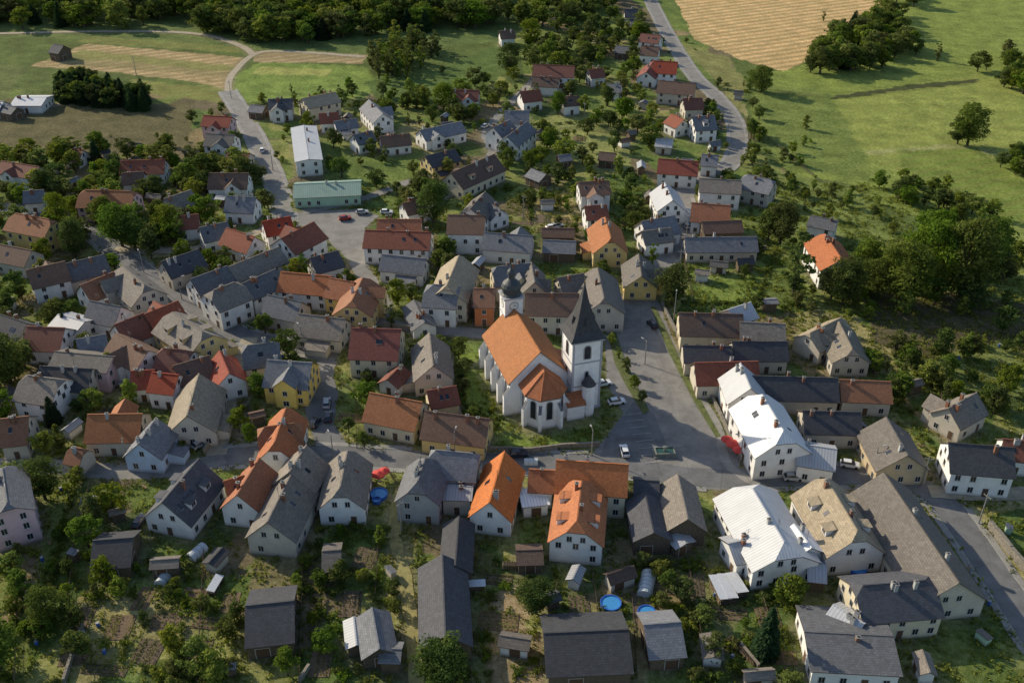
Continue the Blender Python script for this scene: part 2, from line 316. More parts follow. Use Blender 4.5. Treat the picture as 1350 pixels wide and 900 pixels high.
HS=[
(213,662,262,604,11,3.8,9.2,'dark','white',0,'d'),(312,652,342,603,9,4.5,9,'orange_dull','white',0),(294,634,322,626,7,4.5,7.5,'orange_dull','white',0,'n'),
(352,688,385,622,10.5,4.3,9.2,'brown_grey','beige',.0,'n'),(381,622,404,586,10.5,4.7,9.7,'brown_grey','beige',0,'n'),(447,648,459,588,10,4.3,9.2,'brown_grey','white',.3,'n'),
(548,642,563,596,9.5,5.5,10,'grey','grey',.4,'n'),(566,592,632,598,9.5,5.5,9.5,'grey','beige',.3,'n'),(583,640,624,641,8,4.4,4.9,'light','beige',0,'n'),
(665,594,645,662,9.2,4.2,9,'orange','white',.0,'n'),(697,618,732,620,8,4.5,7.5,'orange_dull','white',0,'n'),(685,654,722,650,6,3.2,3.7,'white','white',0,'s'),
(733,606,829,612,10.5,6,10.5,'orange','cream',.0,'n'),(768,625,760,694,11,5.2,10,'orange','white',.35,'dn'),
(835,632,870,634,8,4,6.2,'dark','wood'),(850,648,862,702,8,3.8,6.2,'dark','wood'),(893,624,907,684,8.5,4,7.5,'brown_grey','wood'),
(985,632,1042,728,14,5,9,'white','white',.4,'n'),(960,716,1010,706,8,4,6,'light','white',0,'n'),(1046,690,1070,722,8,4.5,7,'white','white',0,'n'),
(1085,624,1135,707,12.5,4.7,10,'tan','white',.25,'d'),(1165,622,1265,768,14,4.3,9.8,'brown_grey','beige',.0,'n'),
(1250,583,1337,590,11,5.8,9.8,'dark','white',0,'n'),(1168,549,1197,600,12,4,8.5,'brown_grey','tan',0,'n'),(1250,538,1288,517,8.5,4,7.8,'brown_grey','beige',0),
(1322,578,1362,582,8,4,7,'redbrown','white',0),(716,834,829,829,14,3.5,6.5,'dark','wood'),(848,823,898,819,11,3.2,6,'grey','wood'),
(1125,772,1232,763,12,5,8.5,'dark','cream',.3,'n'),(1060,832,1178,838,15,4.0,5.4,'grey','white',0,'n'),(1098,796,1140,822,6,4,5.5,'light','white',0,'n'),
(323,798,388,791,14,3.3,6.5,'dark','wood'),(122,712,176,708,10.5,3,5.8,'dark','wood'),(424,726,450,724,8,2.8,4.6,'brown_grey','wood'),
(605,680,600,745,6.5,3.5,5.5,'dark','wood'),(583,730,587,838,9.5,3.6,6.8,'dark','wood'),(490,800,500,855,6.5,3,5,'grey','wood'),(466,812,470,850,4,2.5,3.2,'light','wood'),
(500,854,530,855,5,2.6,3.6,'grey','wood'),(1064,742,1090,745,7,2.8,4.2,'light','wood'),(680,725,716,724,6,2.6,3.8,'brown','wood'),
(2,612,10,668,9,8,10.5,'grey','pink',.3,'n'),(0,552,38,548,11,4,8,'rust','beige',0),(28,493,80,500,11,5.2,9.2,'brown_grey','white',.3),
(115,546,188,545,11,4,8,'rust','beige',0),(206,550,182,585,9,4,8.2,'grey','blue',0),(90,587,112,592,6,3,5.8,'rust','beige',.3,'n'),
(262,492,246,548,11.5,4,9.2,'tan','beige',0),(378,533,360,588,9,4.5,9,'orange_dull','white',.3),(338,564,398,556,8.5,4.5,8.2,'rust','white',.4,'n'),
(352,474,412,478,11.5,5,9.2,'grey','yellow',.0),(200,490,236,494,8.5,4.7,7.8,'red','white',0),(463,432,529,434,14,5.5,10.5,'red','cream',.0,'n'),
(566,438,571,482,10,4.5,9,'brown_grey','beige',0),(487,517,557,530,11,4,8.5,'rust','cream',0,'n'),(560,541,646,552,10.5,4,8.2,'brown','yellow',0,'n'),
(562,515,602,508,7.5,4,7,'redbrown','cream',0),(318,456,368,450,10,5,9,'grey','white',.3,'n'),(289,462,302,492,8,4.5,8,'red','white',0),
(480,362,462,400,11,5.5,9.5,'rust','yellow',.3),(370,358,438,364,10,5,8.8,'orange_dull','white',0,'n'),(434,366,468,372,9.5,5,8.8,'orange_dull','yellow',0,'n'),
(370,314,414,292,11,5,9.2,'redbrown','white',.0),(345,292,383,285,9,5,8.5,'red','white',0),(408,340,446,330,9,4,7.5,'dark','white',0),
(392,413,455,420,10,4,8,'brown_grey','beige',0),(352,388,398,398,9,4,8,'grey','beige',0),(318,374,364,354,9.5,5,8.7,'grey','white',0),
(300,352,368,325,9,5,8.5,'brown_grey','white',0),(250,368,300,350,9.5,5,8.7,'grey','white',.0),(272,386,318,368,11,6.0,10,'brown_grey','white',.4,'n'),
(212,345,262,328,9.5,4,8,'dark','beige',0),(150,428,190,412,10,4.5,9,'redbrown','white',0),(190,414,235,396,10.5,4.5,9.2,'redbrown','white',0),
(158,348,194,378,11,5,9.5,'brown_grey','beige',.3),(105,376,150,358,9,4,8,'rust','white',0),(75,350,138,335,9.5,4,8,'grey','beige',0),
(34,356,86,344,10,5,9,'brown','white',0),(15,280,70,290,10.5,6,9.8,'rust','yellow',.3,'n'),(105,250,178,252,11.5,5,9,'rust','pink',.3,'n'),
(158,212,218,210,10,4,7.5,'redbrown','white',0),(2,212,52,220,9,5,8,'redbrown','white',0),(275,228,328,228,10,4,8,'brown','white',0),
(298,258,338,260,9,4,8,'grey','white',0),(272,176,310,178,10,5.5,8.7,'brown_grey','white',0),(268,152,306,154,9,5,8,'red','pink',0),
(400,165,407,210,10,6,6.7,'light','white',0,'n'),(387,243,476,239,14,3.8,6.0,'green','green',.0,'n'),(398,130,442,121,11,5.5,8.5,'tan','cream',0,'n'),
(353,131,386,130,9,5,8,'dark','white',0),(486,131,505,150,9,5,8.5,'grey','white',0),(595,118,632,119,9,4,7.5,'redbrown','white',0),
(553,172,608,160,9.5,4,7,'grey','white',0),(560,206,600,196,10,5,8,'dark','yellow',0),(594,228,652,203,11.5,4,8.7,'brown','cream',0,'d'),
(650,168,672,158,9,6,9.5,'grey','white',0),(665,146,698,146,10,5,8.7,'grey','white',0),(668,180,695,160,9,5.5,9,'grey','white',0),(620,275,640,252,10,5,9,'brown_grey','white',0),(642,266,660,276,8,4,7,'grey','white',0),
(481,303,569,306,11,5.5,9,'redbrown','white',0,'n'),(497,289,556,289,8.5,6,9,'orange_dull','white',0,'n'),(590,283,640,284,12,7,10.8,'brown','white',0,'n'),
(638,306,703,311,10,4.5,8,'grey','white',0),(503,335,562,341,8,4,7.5,'grey','white',0),(606,334,588,378,11.5,6,11,'tan','beige',.2,'n'),
(560,374,606,377,12,6,10,'grey','white',.4,'n'),(624,380,653,380,11,6,9,'rust','rust',0,'n'),(692,386,764,387,11,6,10,'brown','beige',.0,'n'),
(787,350,797,396,12,5.5,10,'brown_grey','beige',.2,'n'),(735,366,770,360,9,5,8.5,'brown_grey','beige',0),(648,352,706,346,10,5,9,'grey','cream',.3),
(842,334,846,364,10,4,8,'brown_grey','yellow',0),(797,284,806,316,11,5,9.7,'rust','yellow',.2),(762,240,803,238,10,6,9,'brown','white',0),
(770,272,800,270,9,5,8,'redbrown','white',0),(716,316,760,318,8,3,5.5,'grey','wood'),(714,300,758,301,6,3,5,'brown','wood'),(845,292,890,284,10,4,8,'grey','white',0),(845,305,885,300,8,4,7,'brown_grey','white',0,'n'),
(876,240,887,264,10,5,9,'light','white',0),(868,209,922,213,10,5,8.7,'red','white',0),(922,235,978,238,10,6,9,'brown_grey','white',0,'n'),(980,229,1022,238,10,5,8.5,'grey','beige',.3),
(912,267,964,271,11,4.5,8.7,'orange_dull','white',0),(902,313,998,312,9,3.5,6.5,'grey','beige',0,'n'),(925,292,978,290,8,3.5,6,'brown','wood'),
(1086,306,1110,342,11.5,6,9.7,'orange_dull','white',.2),(1068,284,1105,291,9,5,6.8,'grey','white',0,'n'),(895,412,980,414,11,4.8,8.7,'brown','cream',0,'n'),
(975,424,1036,427,10,4.5,7.7,'brown_grey','cream',0,'n'),(900,455,965,456,8.5,4,6.7,'dark','beige',0,'n'),(965,450,1038,450,9,4,7.2,'dark','beige',0,'n'),
(1065,440,1112,417,9,4,7.5,'tan','beige',.2,'n'),(1104,420,1126,464,10,4,7.5,'tan','beige',.3),(915,478,1000,476,9.5,4,7.7,'redbrown','beige',0,'n'),
(976,478,990,512,10,5.5,10,'light','white',.0,'n'),(1000,512,1038,576,13,6.3,11.5,'white','white',.35,'n'),(1052,584,1104,592,9.5,4.5,7,'light','white',.0,'n'),
(992,495,1105,498,10,4,7.7,'dark','beige',0,'n'),(1107,500,1175,503,9.5,4,7.2,'rust','beige',0,'n'),(1058,541,1135,543,9.5,4,7.2,'dark','beige',0,'n'),
(703,85,758,87,11.5,6,9.7,'redbrown','white',0),(702,101,738,103,9,4,7,'brown','white',0),(845,44,872,47,10,5,8,'redbrown','white',0),(862,80,894,82,11,5,9.2,'red','white',0),
(868,106,918,110,11,5,8.7,'brown','beige',0),(912,154,942,152,11,5,9,'grey','white',.0,'d'),(900,130,926,129,9,4,7.5,'redbrown','beige',0),(823,12,846,12,9,4,7.5,'dark','white',0),
(658,41,678,40,9,4,7,'brown','white',0),(845,60,870,62,9,4,7.5,'brown','white',0),(685,121,712,118,9,4,7.5,'redbrown','white',0),(852,95,862,80,9,4,7,'red','white',0),
(812,60,832,62,8,3,5.5,'grey','wood'),(865,182,888,184,8,3,5,'light','beige',0,'n'),(925,203,948,205,8,4,7,'grey','white',0),(775,92,795,90,8,4,7,'redbrown','white',0),
(35,430,86,432,11,4,8,'redbrown','white',0),(0,414,36,426,10,4,8,'dark','beige',0),(76,414,112,424,9,4,5.6,'light','white',0,'n'),(72,463,150,470,9,6,8,'brown_grey','pink',0,'n'),
(100,447,140,440,9,4.5,8,'grey','white',0),(152,438,196,462,10,5,9,'brown','white',0),(208,458,252,462,10,5,9,'redbrown','white',.3),(228,482,276,468,9.5,4,8,'brown','white',0),
(222,408,272,440,12,6.2,10.5,'brown_grey','yellow',.3,'d'),(172,489,204,487,8,4,7,'red','white',0),(52,482,122,486,10,4,7.7,'dark','beige',0),(118,396,160,404,9,4,8,'grey','white',0),
(0,322,42,330,9,4,7.5,'brown','beige',0),(90,196,110,198,8,3,6,'rust','white',0),(70,58,84,60,9,4,7,'dark','wood'),(20,128,62,128,14,3.5,5,'white','white',0,'n'),
(262,300,300,292,9,4,7.5,'grey','white',0),(298,300,336,312,9,4,8,'redbrown','white',0),(216,262,252,250,9,4,7.5,'brown_grey','white',0),(232,285,262,282,9,4,7,'redbrown','white',0),
(420,150,446,148,8,4,7,'redbrown','white',0),(440,160,470,156,8,3.5,6,'grey','white',0),(330,138,350,140,7,3,5,'grey','wood'),(300,200,330,202,8,3,5.5,'redbrown','beige',0),
(960,408,990,398,8,5,8,'light','white',0,'n'),(1120,545,1136,560,6,3,5,'grey','wood'),(880,690,905,716,5,2.8,3.4,'light','wood'),(700,345,705,372,8,5,9,'brown_grey','beige',0),
(530,268,556,262,8,4,7,'brown','white',0),(500,180,540,176,9,3.5,6.5,'brown','white',0),(545,395,560,425,7,3,5,'grey','white',0,'n'),(510,500,530,480,6,3,5,'redbrown','white',0,'n'),
(-20,132,5,134,9,3.5,6,'light','white',0,'n'),(160,228,190,226,8,4,7,'brown','white',0),(30,252,58,250,8,4,7,'grey','white',0),(5,138,22,142,7,3,5,'grey','wood'),(465,178,490,172,8,4,7,'grey','white',0),
(700,222,720,230,7,3,5,'grey','wood'),(790,200,812,202,7,3,5,'brown','wood'),(740,128,762,126,8,4,7,'brown','white',0),(800,110,820,112,8,3.5,6,'grey','white',0),(885,150,902,158,8,4,7,'redbrown','white',0),(735,205,752,203,6,3,4.5,'grey','wood'),
]
for h in HS: house(*h)
# ---------------------------------------------------------------- church
def arch(mb,side,x,z,w,h,off,mi_f=0,mi_g=1):
    def ring(ww,zz0,zz1):
        pts=[(x-ww/2,zz0),(x+ww/2,zz0)]
        for k in range(0,9):
            a=math.pi*k/8; pts.append((x+ww/2*math.cos(a),zz1-ww/2+ww/2*math.sin(a)))
        return pts
    for ww,z0,z1,d0,d1,mi in ((w+.5,z-.2,z+h+.25,off,off+.08,mi_f),(w,z,z+h,off+.08,off+.1,mi_g)):
        p=ring(ww,z0,z1); mb.poly([side(q[0],d1,q[1]) for q in p],mi)
        for i in range(len(p)):
            j=(i+1)%len(p); mb.poly([side(p[i][0],d0,p[i][1]),side(p[j][0],d0,p[j][1]),side(p[j][0],d1,p[j][1]),side(p[i][0],d1,p[i][1])],mi)
def church():
    ang=math.radians(-73); ox,oy=3.2,203.8
    root=empty('church',ox,oy,ang)
    W=wallmat('church',(.82,.82,.82)); w=MB(); r=MB(); g=MB(); tr=MB()
    a,b=11.,7.2; he=9.0; hr=16.6; s=(hr-he)/7.8
    for sg in (-1,1):
        p=[(-a,-b,0),(a,-b,0),(a,-b,he+.2),(-a,-b,he+.2)]; w.poly([(sg*q[0],sg*q[1],q[2]) for q in p])
        p=[(a,-b,0),(a,b,0),(a,b,he+.3),(a,0,hr-.25),(a,-b,he+.3)]; w.poly([(sg*q[0],sg*q[1],q[2]) for q in p])
    roof_geo(r,22.8,15.6,he,hr,0,.25)
    tr.box(-a-.1,a+.1,-b-.3,-b,he-.55,he-.15,0); tr.box(-a-.1,a+.1,b,b+.3,he-.55,he-.15,0)
    side=lambda q,o,z:(q,-b-o,z); side2=lambda q,o,z:(-q,b+o,z)
    for k in range(4):
        x=-8.2+k*5.3; arch(g,side,x,2.8,1.5,5.0,0); arch(g,side2,-x,2.8,1.5,5.0,0)
    for k in range(5):
        x=-10.7+k*5.3
        w.box(x-.5,x+.5,-b-1.5,-b,0,5.5,0); w.poly([(x-.5,-b-1.5,5.5),(x+.5,-b-1.5,5.5),(x+.5,-b,7.6),(x-.5,-b,7.6)],1)
        for xx in (x-.5,x+.5): w.poly([(xx,-b-1.5,5.5),(xx,-b,5.5),(xx,-b,7.6)],0)
    c=4.7; hc=8.4; hrc=13.4
    P2=[(a,-c),(15.8,-c),(18.6,-2.2),(18.6,2.2),(15.8,c),(a,c)]
    for i in range(5):
        p,q=P2[i],P2[i+1]; w.poly([(p[0],p[1],0),(q[0],q[1],0),(q[0],q[1],hc+.1),(p[0],p[1],hc+.1)])
        dx,dy=q[0]-p[0],q[1]-p[1]; l=math.hypot(dx,dy); dx/=l;dy/=l; mx,my=(p[0]+q[0])/2,(p[1]+q[1])/2
        sd=lambda qq,o,z,mx=mx,my=my,dx=dx,dy=dy:(mx+dx*qq+dy*o,my+dy*qq-dx*o,z); arch(g,sd,0,2.6,1.3,4.8,0)
        zz=hc-.45
        A=[sd(-l/2-.1,.0,zz),sd(l/2+.1,.0,zz),sd(l/2+.1,.28,zz),sd(-l/2-.1,.28,zz)]
        B=[(v[0],v[1],zz+.4) for v in A]; tr.poly(A[::-1]);tr.poly(B)
        for j in range(4): tr.poly([A[j],A[(j+1)%4],B[(j+1)%4],B[j]])
    for (x,y) in P2[1:5]:
        n=Vector((x-13.8,y,0)).normalized(); t=Vector((-n.y,n.x,0))
        A=[Vector((x,y,0))+t*e*.4+n*d for e,d in ((-1,-.1),(1,-.1),(1,1.2),(-1,1.2))]
        zt=[6.8,6.8,5.0,5.0]; B=[(A[i].x,A[i].y,zt[i]) for i in range(4)]
        A=[tuple(v) for v in A]
        for j in range(4): w.poly([A[j],A[(j+1)%4],B[(j+1)%4],B[j]],0)
        w.poly(B,1)
    ex=.5
    E=[(a-.2,-c-ex,hc),(16.0,-c-ex,hc),(18.6+ex,-2.4,hc),(18.6+ex,2.4,hc),(16.0,c+ex,hc),(a-.2,c+ex,hc)]
    R0=(a-.2,0,hrc);R1=(14.6,0,hrc)
    fl=[[E[0],E[1],R1,R0],[E[1],E[2],R1],[E[2],E[3],R1],[E[3],E[4],R1],[E[4],E[5],R0,R1]]
    uv=[]
    for k,f in enumerate(fl):
        if k in(0,4): uv.append([(p[0],abs(p[1])*1.4) for p in f])
        else: uv.append([(p[1]+p[0]*.5,abs(p[2]-hrc)*1.3) for p in f])
    r2=MB(); r2.tri_slab(fl,.2,0,1,uv)
    for e in E[1:5]: r2.tube((e[0],e[1],e[2]+.05),(R1[0],R1[1],R1[2]+.05),.13,.13,5,0)
    tx,ty,th=10.4,10.6,3.6; HT=19.5
    w.box(tx-th,tx+th,ty-th,ty+th,0,HT)
    for zz,e in ((.0,.25),(6.8,.15),(13.2,.15),(18.9,.4)):
        h2=.7 if zz==0 else (.5 if zz>18 else .3); tr.box(tx-th-e,tx+th+e,ty-th-e,ty+th+e,zz,zz+h2,0,True)
    for sx_ in (-1,1):
        for sy_ in (-1,1):
            x=tx+sx_*th;y=ty+sy_*th
            tr.box(x-.45 if sx_>0 else x-.06,x+.06 if sx_>0 else x+.45,y-.45 if sy_>0 else y-.06,y+.06 if sy_>0 else y+.45,.7,18.9,0)
    sds=[lambda q,o,z:(tx+q,ty-th-o,z),lambda q,o,z:(tx-q,ty+th+o,z),lambda q,o,z:(tx+th+o,ty+q,z),lambda q,o,z:(tx-th-o,ty-q,z)]
    for sd in sds:
        arch(g,sd,0,14.4,1.5,3.4,0); arch(g,sd,0,9.0,.7,1.8,0)
    prof=[(4.4,19.5),(3.3,20.9),(1.9,24.3),(.8,28.5),(.12,32.2)]
    for i in range(len(prof)-1):
        (r0,z0),(r1,z1)=prof[i],prof[i+1]
        q0=[(tx-r0,ty-r0,z0),(tx+r0,ty-r0,z0),(tx+r0,ty+r0,z0),(tx-r0,ty+r0,z0)]
        q1=[(tx-r1,ty-r1,z1),(tx+r1,ty-r1,z1),(tx+r1,ty+r1,z1),(tx-r1,ty+r1,z1)]
        for j in range(4):
            k=(j+1)%4
            r.poly([q0[j],q0[k],q1[k],q1[j]],2,[(-r0,-z0),(r0,-z0),(r1,-z1),(-r1,-z1)])
    r.poly([(tx-4.4,ty+4.4,19.5),(tx+4.4,ty+4.4,19.5),(tx+4.4,ty-4.4,19.5),(tx-4.4,ty-4.4,19.5)],2)
    for dx_,dy_ in ((0,-1),(0,1),(1,0),(-1,0)):
        cx,cy=tx+dx_*2.4,ty+dy_*2.4; r.cyl((cx,cy),.5,.45,21.5,23.0,6,2); r.cyl((cx,cy),.65,.02,23.0,24.5,6,2,False)
    tr.tube((tx,ty,32),(tx,ty,34.2),.07,.05,5,1); tr.box(tx-.5,tx+.5,ty-.05,ty+.05,33.4,33.52,1,True); tr.cyl((tx,ty),.25,.25,32.3,32.7,8,1)
    w.box(14.1,17.3,4.9,9.2,0,4.2); r2.tri_slab([[(14.0,4.8,5.8),(14.0,9.5,5.8),(17.7,9.5,4.1),(17.7,4.8,4.1)][::-1]],.15,0,1)
    w.cyl((15.6,10.6),1.5,1.5,0,8.4,10); r.cyl((15.6,10.6),1.8,.02,8.4,11.0,10,2,False)
    w.box(-5,1.5,b,b+4.6,0,4.6); r2.tri_slab([[(-5.3,b,7.0),(1.8,b,7.0),(1.8,b+5,4.5),(-5.3,b+5,4.5)][::-1]],.15,0,1)
    wx=-11.6; hw=2.3
    w.box(wx-hw,wx+hw,-hw,hw,0,19.2)
    tr.box(wx-hw-.3,wx+hw+.3,-hw-.3,hw+.3,19.2,19.7,0,True); tr.box(wx-hw-.12,wx+hw+.12,-hw-.12,hw+.12,14.6,14.9,0,True)
    onion=[(2.7,19.7),(2.2,20.2),(2.35,21.0),(2.5,21.8),(2.1,22.8),(1.2,23.6),(.8,24.0),(.8,25.0),(1.1,25.3),(.9,26.0),(.3,26.7),(.08,28.2)]
    on=MB()
    for i in range(len(onion)-1): on.cyl((wx,0),onion[i][0],onion[i+1][0],onion[i][1],onion[i+1][1],16,0,False)
    tr.tube((wx,0,28.1),(wx,0,29.4),.05,.04,5,1)
    for sd in (lambda q,o,z:(wx+hw+o,q,z),lambda q,o,z:(wx-hw-o,-q,z),lambda q,o,z:(wx+q,-hw-o,z),lambda q,o,z:(wx-q,hw+o,z)):
        cl=lambda R,o:[sd(R*math.cos(2*math.pi*k/20),o,17.4+R*math.sin(2*math.pi*k/20)) for k in range(20)]
        g.poly(cl(1.15,.04),2); g.poly(cl(1.0,.06),3)
        g.poly([sd(-.06,.08,17.4),sd(.06,.08,17.4),sd(.06,.08,18.2),sd(-.06,.08,18.2)],2)
        g.poly([sd(0,.083,17.34),sd(.6,.083,17.34),sd(.6,.083,17.46),sd(0,.083,17.46)],2)
        arch(g,sd,0,11.8,.9,2,0)
    on.obj('onion_dome',[plain('dome_sheet',(.05,.06,.065),.6)],root,smooth=True)
    w.obj('walls',[W,rm('grey')],root); r.obj('nave_roof_and_spire',[rm('nave'),FASCIA,rm('spire')],root)
    r2.obj('choir_roof',[rm('orange_dull'),FASCIA],root)
    g.obj('arched_windows_and_clocks',[surf('stone_surround',(.45,.45,.45)),glassmat(),plain('clock_black',(.03,.03,.03)),plain('clock_white',(.7,.7,.66))],root)
    tr.obj('cornices_and_finials',[surf('grey_stone_trim',(.38,.39,.42),.2,2),plain('finial_metal',(.25,.2,.1),.4,.8)],root)
    ca,sa=math.cos(ang),math.sin(ang)
    for (x0,x1,y0,y1) in ((-14,11.5,-9,8),(11,20.0,-6,6),(6,17.5,5.5,14.7),(-5,2,7,12.5)):
        mark([(ox+ca*x-sa*y,oy+sa*x+ca*y) for x,y in ((x0,y0),(x1,y0),(x1,y1),(x0,y1))],1)
church()
# ---------------------------------------------------------------- roads
def smooth(pts,n=6):
    out=[];m=len(pts)
    for i in range(m-1):
        p0=pts[max(i-1,0)];p1=pts[i];p2=pts[i+1];p3=pts[min(i+2,m-1)]
        for k in range(n):
            t=k/n; out.append(.5*((2*p1)+(-p0+p2)*t+(2*p0-5*p1+4*p2-p3)*t*t+(-p0+3*p1-3*p2+p3)*t**3))
    out.append(pts[-1]); return out
def roadmat(name,col,sc1=.25):
    if name in MATS: return MATS[name]
    m,nt,b=nodes(name); tc=N(nt,'ShaderNodeTexCoord').outputs['Object']
    n1=noise(nt,tc,sc1,6,.65);n2=noise(nt,tc,2.2,5,.7);n3=noise(nt,tc,14,3)
    c=mixc(nt,ramp(nt,n1,.35,.65),sc(col,.75),sc(col,1.25)); c=mixc(nt,ramp(nt,n2,.55,.7,0,.4),c,sc(col,.6)); c=mixc(nt,ramp(nt,n3,.4,.7,0,.3),c,sc(col,1.5))
    vo=N(nt,'ShaderNodeTexVoronoi',feature='DISTANCE_TO_EDGE'); vo.inputs['Scale'].default_value=.12; nt.links.new(tc,vo.inputs['Vector'])
    c=mixc(nt,ramp(nt,vo.outputs[0],.0,.012,.5,0),c,sc(col,.5))
    nt.links.new(c,b.inputs['Base Color']); b.inputs['Roughness'].default_value=.85; bump(nt,n3,b,.25,.02); MATS[name]=m; return m
ASPH=roadmat('asphalt',(.14,.14,.14)); ASPL=roadmat('old_asphalt',(.20,.19,.175)); GRAV=roadmat('gravel',(.33,.28,.2),.5); PAVE=roadmat('paving',(.25,.24,.22)); KERB=surf('kerb_stone',(.36,.36,.34))
RZ={'z':.02}
def ribbon(name,px,w,mat,kerb=False):
    pts=smooth([G(*p) for p in px]); RZ['z']+=.006; z=RZ['z']; mb=MB(); n=len(pts); Ls=[];Rs=[];Nn=[]
    for i in range(n):
        d=pts[min(i+1,n-1)]-pts[max(i-1,0)]; d/=np.hypot(*d)+1e-9; nrm=np.array([-d[1],d[0]]); Nn.append(nrm)
        j=random.uniform(-.25,.25); Ls.append(pts[i]+nrm*(w/2+j)); Rs.append(pts[i]-nrm*(w/2-j*.5))
    for i in range(n-1):
        mb.poly([(*Rs[i],z),(*Rs[i+1],z),(*Ls[i+1],z),(*Ls[i],z)])
    if kerb:
        kb=MB()
        for S,sg in ((Ls,1),(Rs,-1)):
            for i in range(n-1):
                a0=S[i];a1=S[i+1];b0=a0+Nn[i]*sg*.2;b1=a1+Nn[i+1]*sg*.2;c0=b0+Nn[i]*sg*1.2;c1=b1+Nn[i+1]*sg*1.2
                if occv(*c0) or occv(*c1) or occv(*b0): continue
                kb.poly([(*a0,0),(*a1,0),(*a1,.13),(*a0,.13)],0); kb.poly([(*a0,.13),(*a1,.13),(*b1,.13),(*b0,.13)],0)
                kb.poly([(*b0,.125),(*b1,.125),(*c1,.125),(*c0,.125)],1); kb.poly([(*c0,.125),(*c1,.125),(*c1,0),(*c0,0)],0)
        if kb.f: kb.obj('kerb_and_pavement',[KERB,PAVE])
    for i in range(n-1): mark([Rs[i],Rs[i+1],Ls[i+1],Ls[i]],2)
    mb.obj(name,[mat])
def patch(name,px,mat,z=None,val=2):
    pts=[G(*p) for p in px]
    if z is None: RZ['z']+=.006; z=RZ['z']
    mb=MB(); mb.poly([(*p,z) for p in pts]); o=mb.obj(name,[mat])
    if o.data.polygons[0].normal.z<0: o.data.flip_normals()
    mark(pts,val); return o
patch('village_square',[(818,388),(868,395),(884,440),(905,485),(935,540),(972,602),(985,645),(930,645),(905,622),(790,616),(775,604),(800,575),(822,545),(800,505),(798,455),(800,425)],ASPL)
patch('parking_pavement',[(800,575),(835,530),(862,545),(885,600),(860,608),(790,604)],ASPH)
ribbon('main_street',[(290,603),(360,598),(440,600),(540,606),(650,609),(800,612),(930,630),(1060,628),(1150,628),(1225,648),(1265,690),(1320,770),(1380,860)],6.5,ASPH,True)
ribbon('street',[(-30,612),(80,615),(160,622),(240,618),(295,603)],5,ASPL)
ribbon('street',[(300,120),(318,148),(335,180),(352,215),(368,255),(378,290)],6,ASPL,True)
ribbon('lane',[(300,120),(305,100),(335,72),(380,68),(480,75)],3.2,GRAV)
patch('street_square',[(368,285),(390,280),(470,276),(500,285),(482,300),(480,325),(500,350),(470,352),(440,325),(428,310),(400,300)],ASPL)
ribbon('street',[(-40,270),(60,285),(130,312),(160,338),(210,372),(258,405),(300,432),(335,448),(380,456),(435,462)],6.5,ASPH,True)
ribbon('street',[(470,345),(492,380),(505,400),(505,425),(560,433),(640,440)],5,ASPL)
ribbon('street',[(435,462),(425,500),(420,540),(440,600)],5,ASPL)
patch('courtyard',[(395,515),(440,498),(446,520),(440,560),(470,600),(420,598),(408,560)],ASPH)
ribbon('lane',[(330,445),(310,490),(298,540),(285,600)],4.5,GRAV)
ribbon('street',[(842,392),(850,372),(880,340),(898,318),(905,285),(900,255),(915,235),(955,222),(972,195),(968,160),(945,128),(915,100),(890,62),(872,30),(855,-5)],5.5,ASPL,True)
ribbon('lane',[(700,420),(790,428),(835,425)],5,ASPL)
ribbon('lane',[(560,290),(585,262),(625,235),(650,200),(640,178),(660,150),(690,120),(715,95)],3.8,ASPL)
ribbon('lane',[(530,640),(520,700),(535,760),(545,850),(550,930)],2.6,surf('dry_track',(.30,.27,.12),.4,.6))
ribbon('lane',[(1000,640),(960,612),(945,560),(920,520),(890,470),(868,430)],2.2,PAVE)
ribbon('lane',[(378,290),(330,310),(290,320),(240,330),(150,330)],4,GRAV)
ribbon('lane',[(400,280),(480,262),(540,240),(560,240)],4,ASPL)
ribbon('lane',[(1225,648),(1290,652),(1360,650)],4,GRAV)
ribbon('lane',[(-120,48),(120,42),(250,44),(310,58),(334,72)],3.5,GRAV)
ribbon('lane',[(-80,150),(20,148),(80,138)],3,GRAV)
VERGE=surf('verge_grass',(.15,.18,.05),.5,.8,1,5,1)
patch('grass_verge',[(802,440),(812,438),(822,470),(840,510),(856,542),(848,546),(826,510),(810,478)],VERGE)
patch('grass_verge',[(858,405),(864,405),(890,460),(925,530),(950,575),(944,577),(915,530),(880,462)],VERGE)
def bays():
    mb=MB(); z=RZ['z']+.008
    A=G(846,545);B=G(872,600);d=(B-A)/np.hypot(*(B-A));n=np.array([-d[1],d[0]])
    for k in range(8):
        p=A+d*k*2.6; q=p+n*-4.5 if n[0]>0 else p+n*4.5
        t=d*.06; mb.poly([(*(p-t),z),(*(q-t),z),(*(q+t),z),(*(p+t),z)])
    mb.obj('road_marking',[plain('road_paint',(.42,.42,.40),.8)])
bays()
def outbuildings():
    rr=random.Random(99)
    for reg,n in (((0,1350,440,900),16),((0,1050,130,430),34)):
        k=0;t=0
        while k<n and t<1500:
            t+=1; u=rr.uniform(reg[0],reg[1]);v=rr.uniform(reg[2],reg[3]); x,y=G(u,v)
            if u>1000 and v<400: continue
            if u<330 and v<200: continue
            L=rr.uniform(3.2,6.0);W=rr.uniform(2.6,4.0)
            if occ(x,y,3.5) or not occ(x,y,10): continue
            h=rr.uniform(2.2,2.8); build(x,y,L,W,rr.choice([.1,1.5,-.2,1.2,.4]),h,h+rr.uniform(.5,1.5),rr.choice(['dark','grey','brown_grey','light','brown','brown_grey']),rr.choice(['wood','wood','beige','white']),0,'s',name='outbuilding'); k+=1
outbuildings()
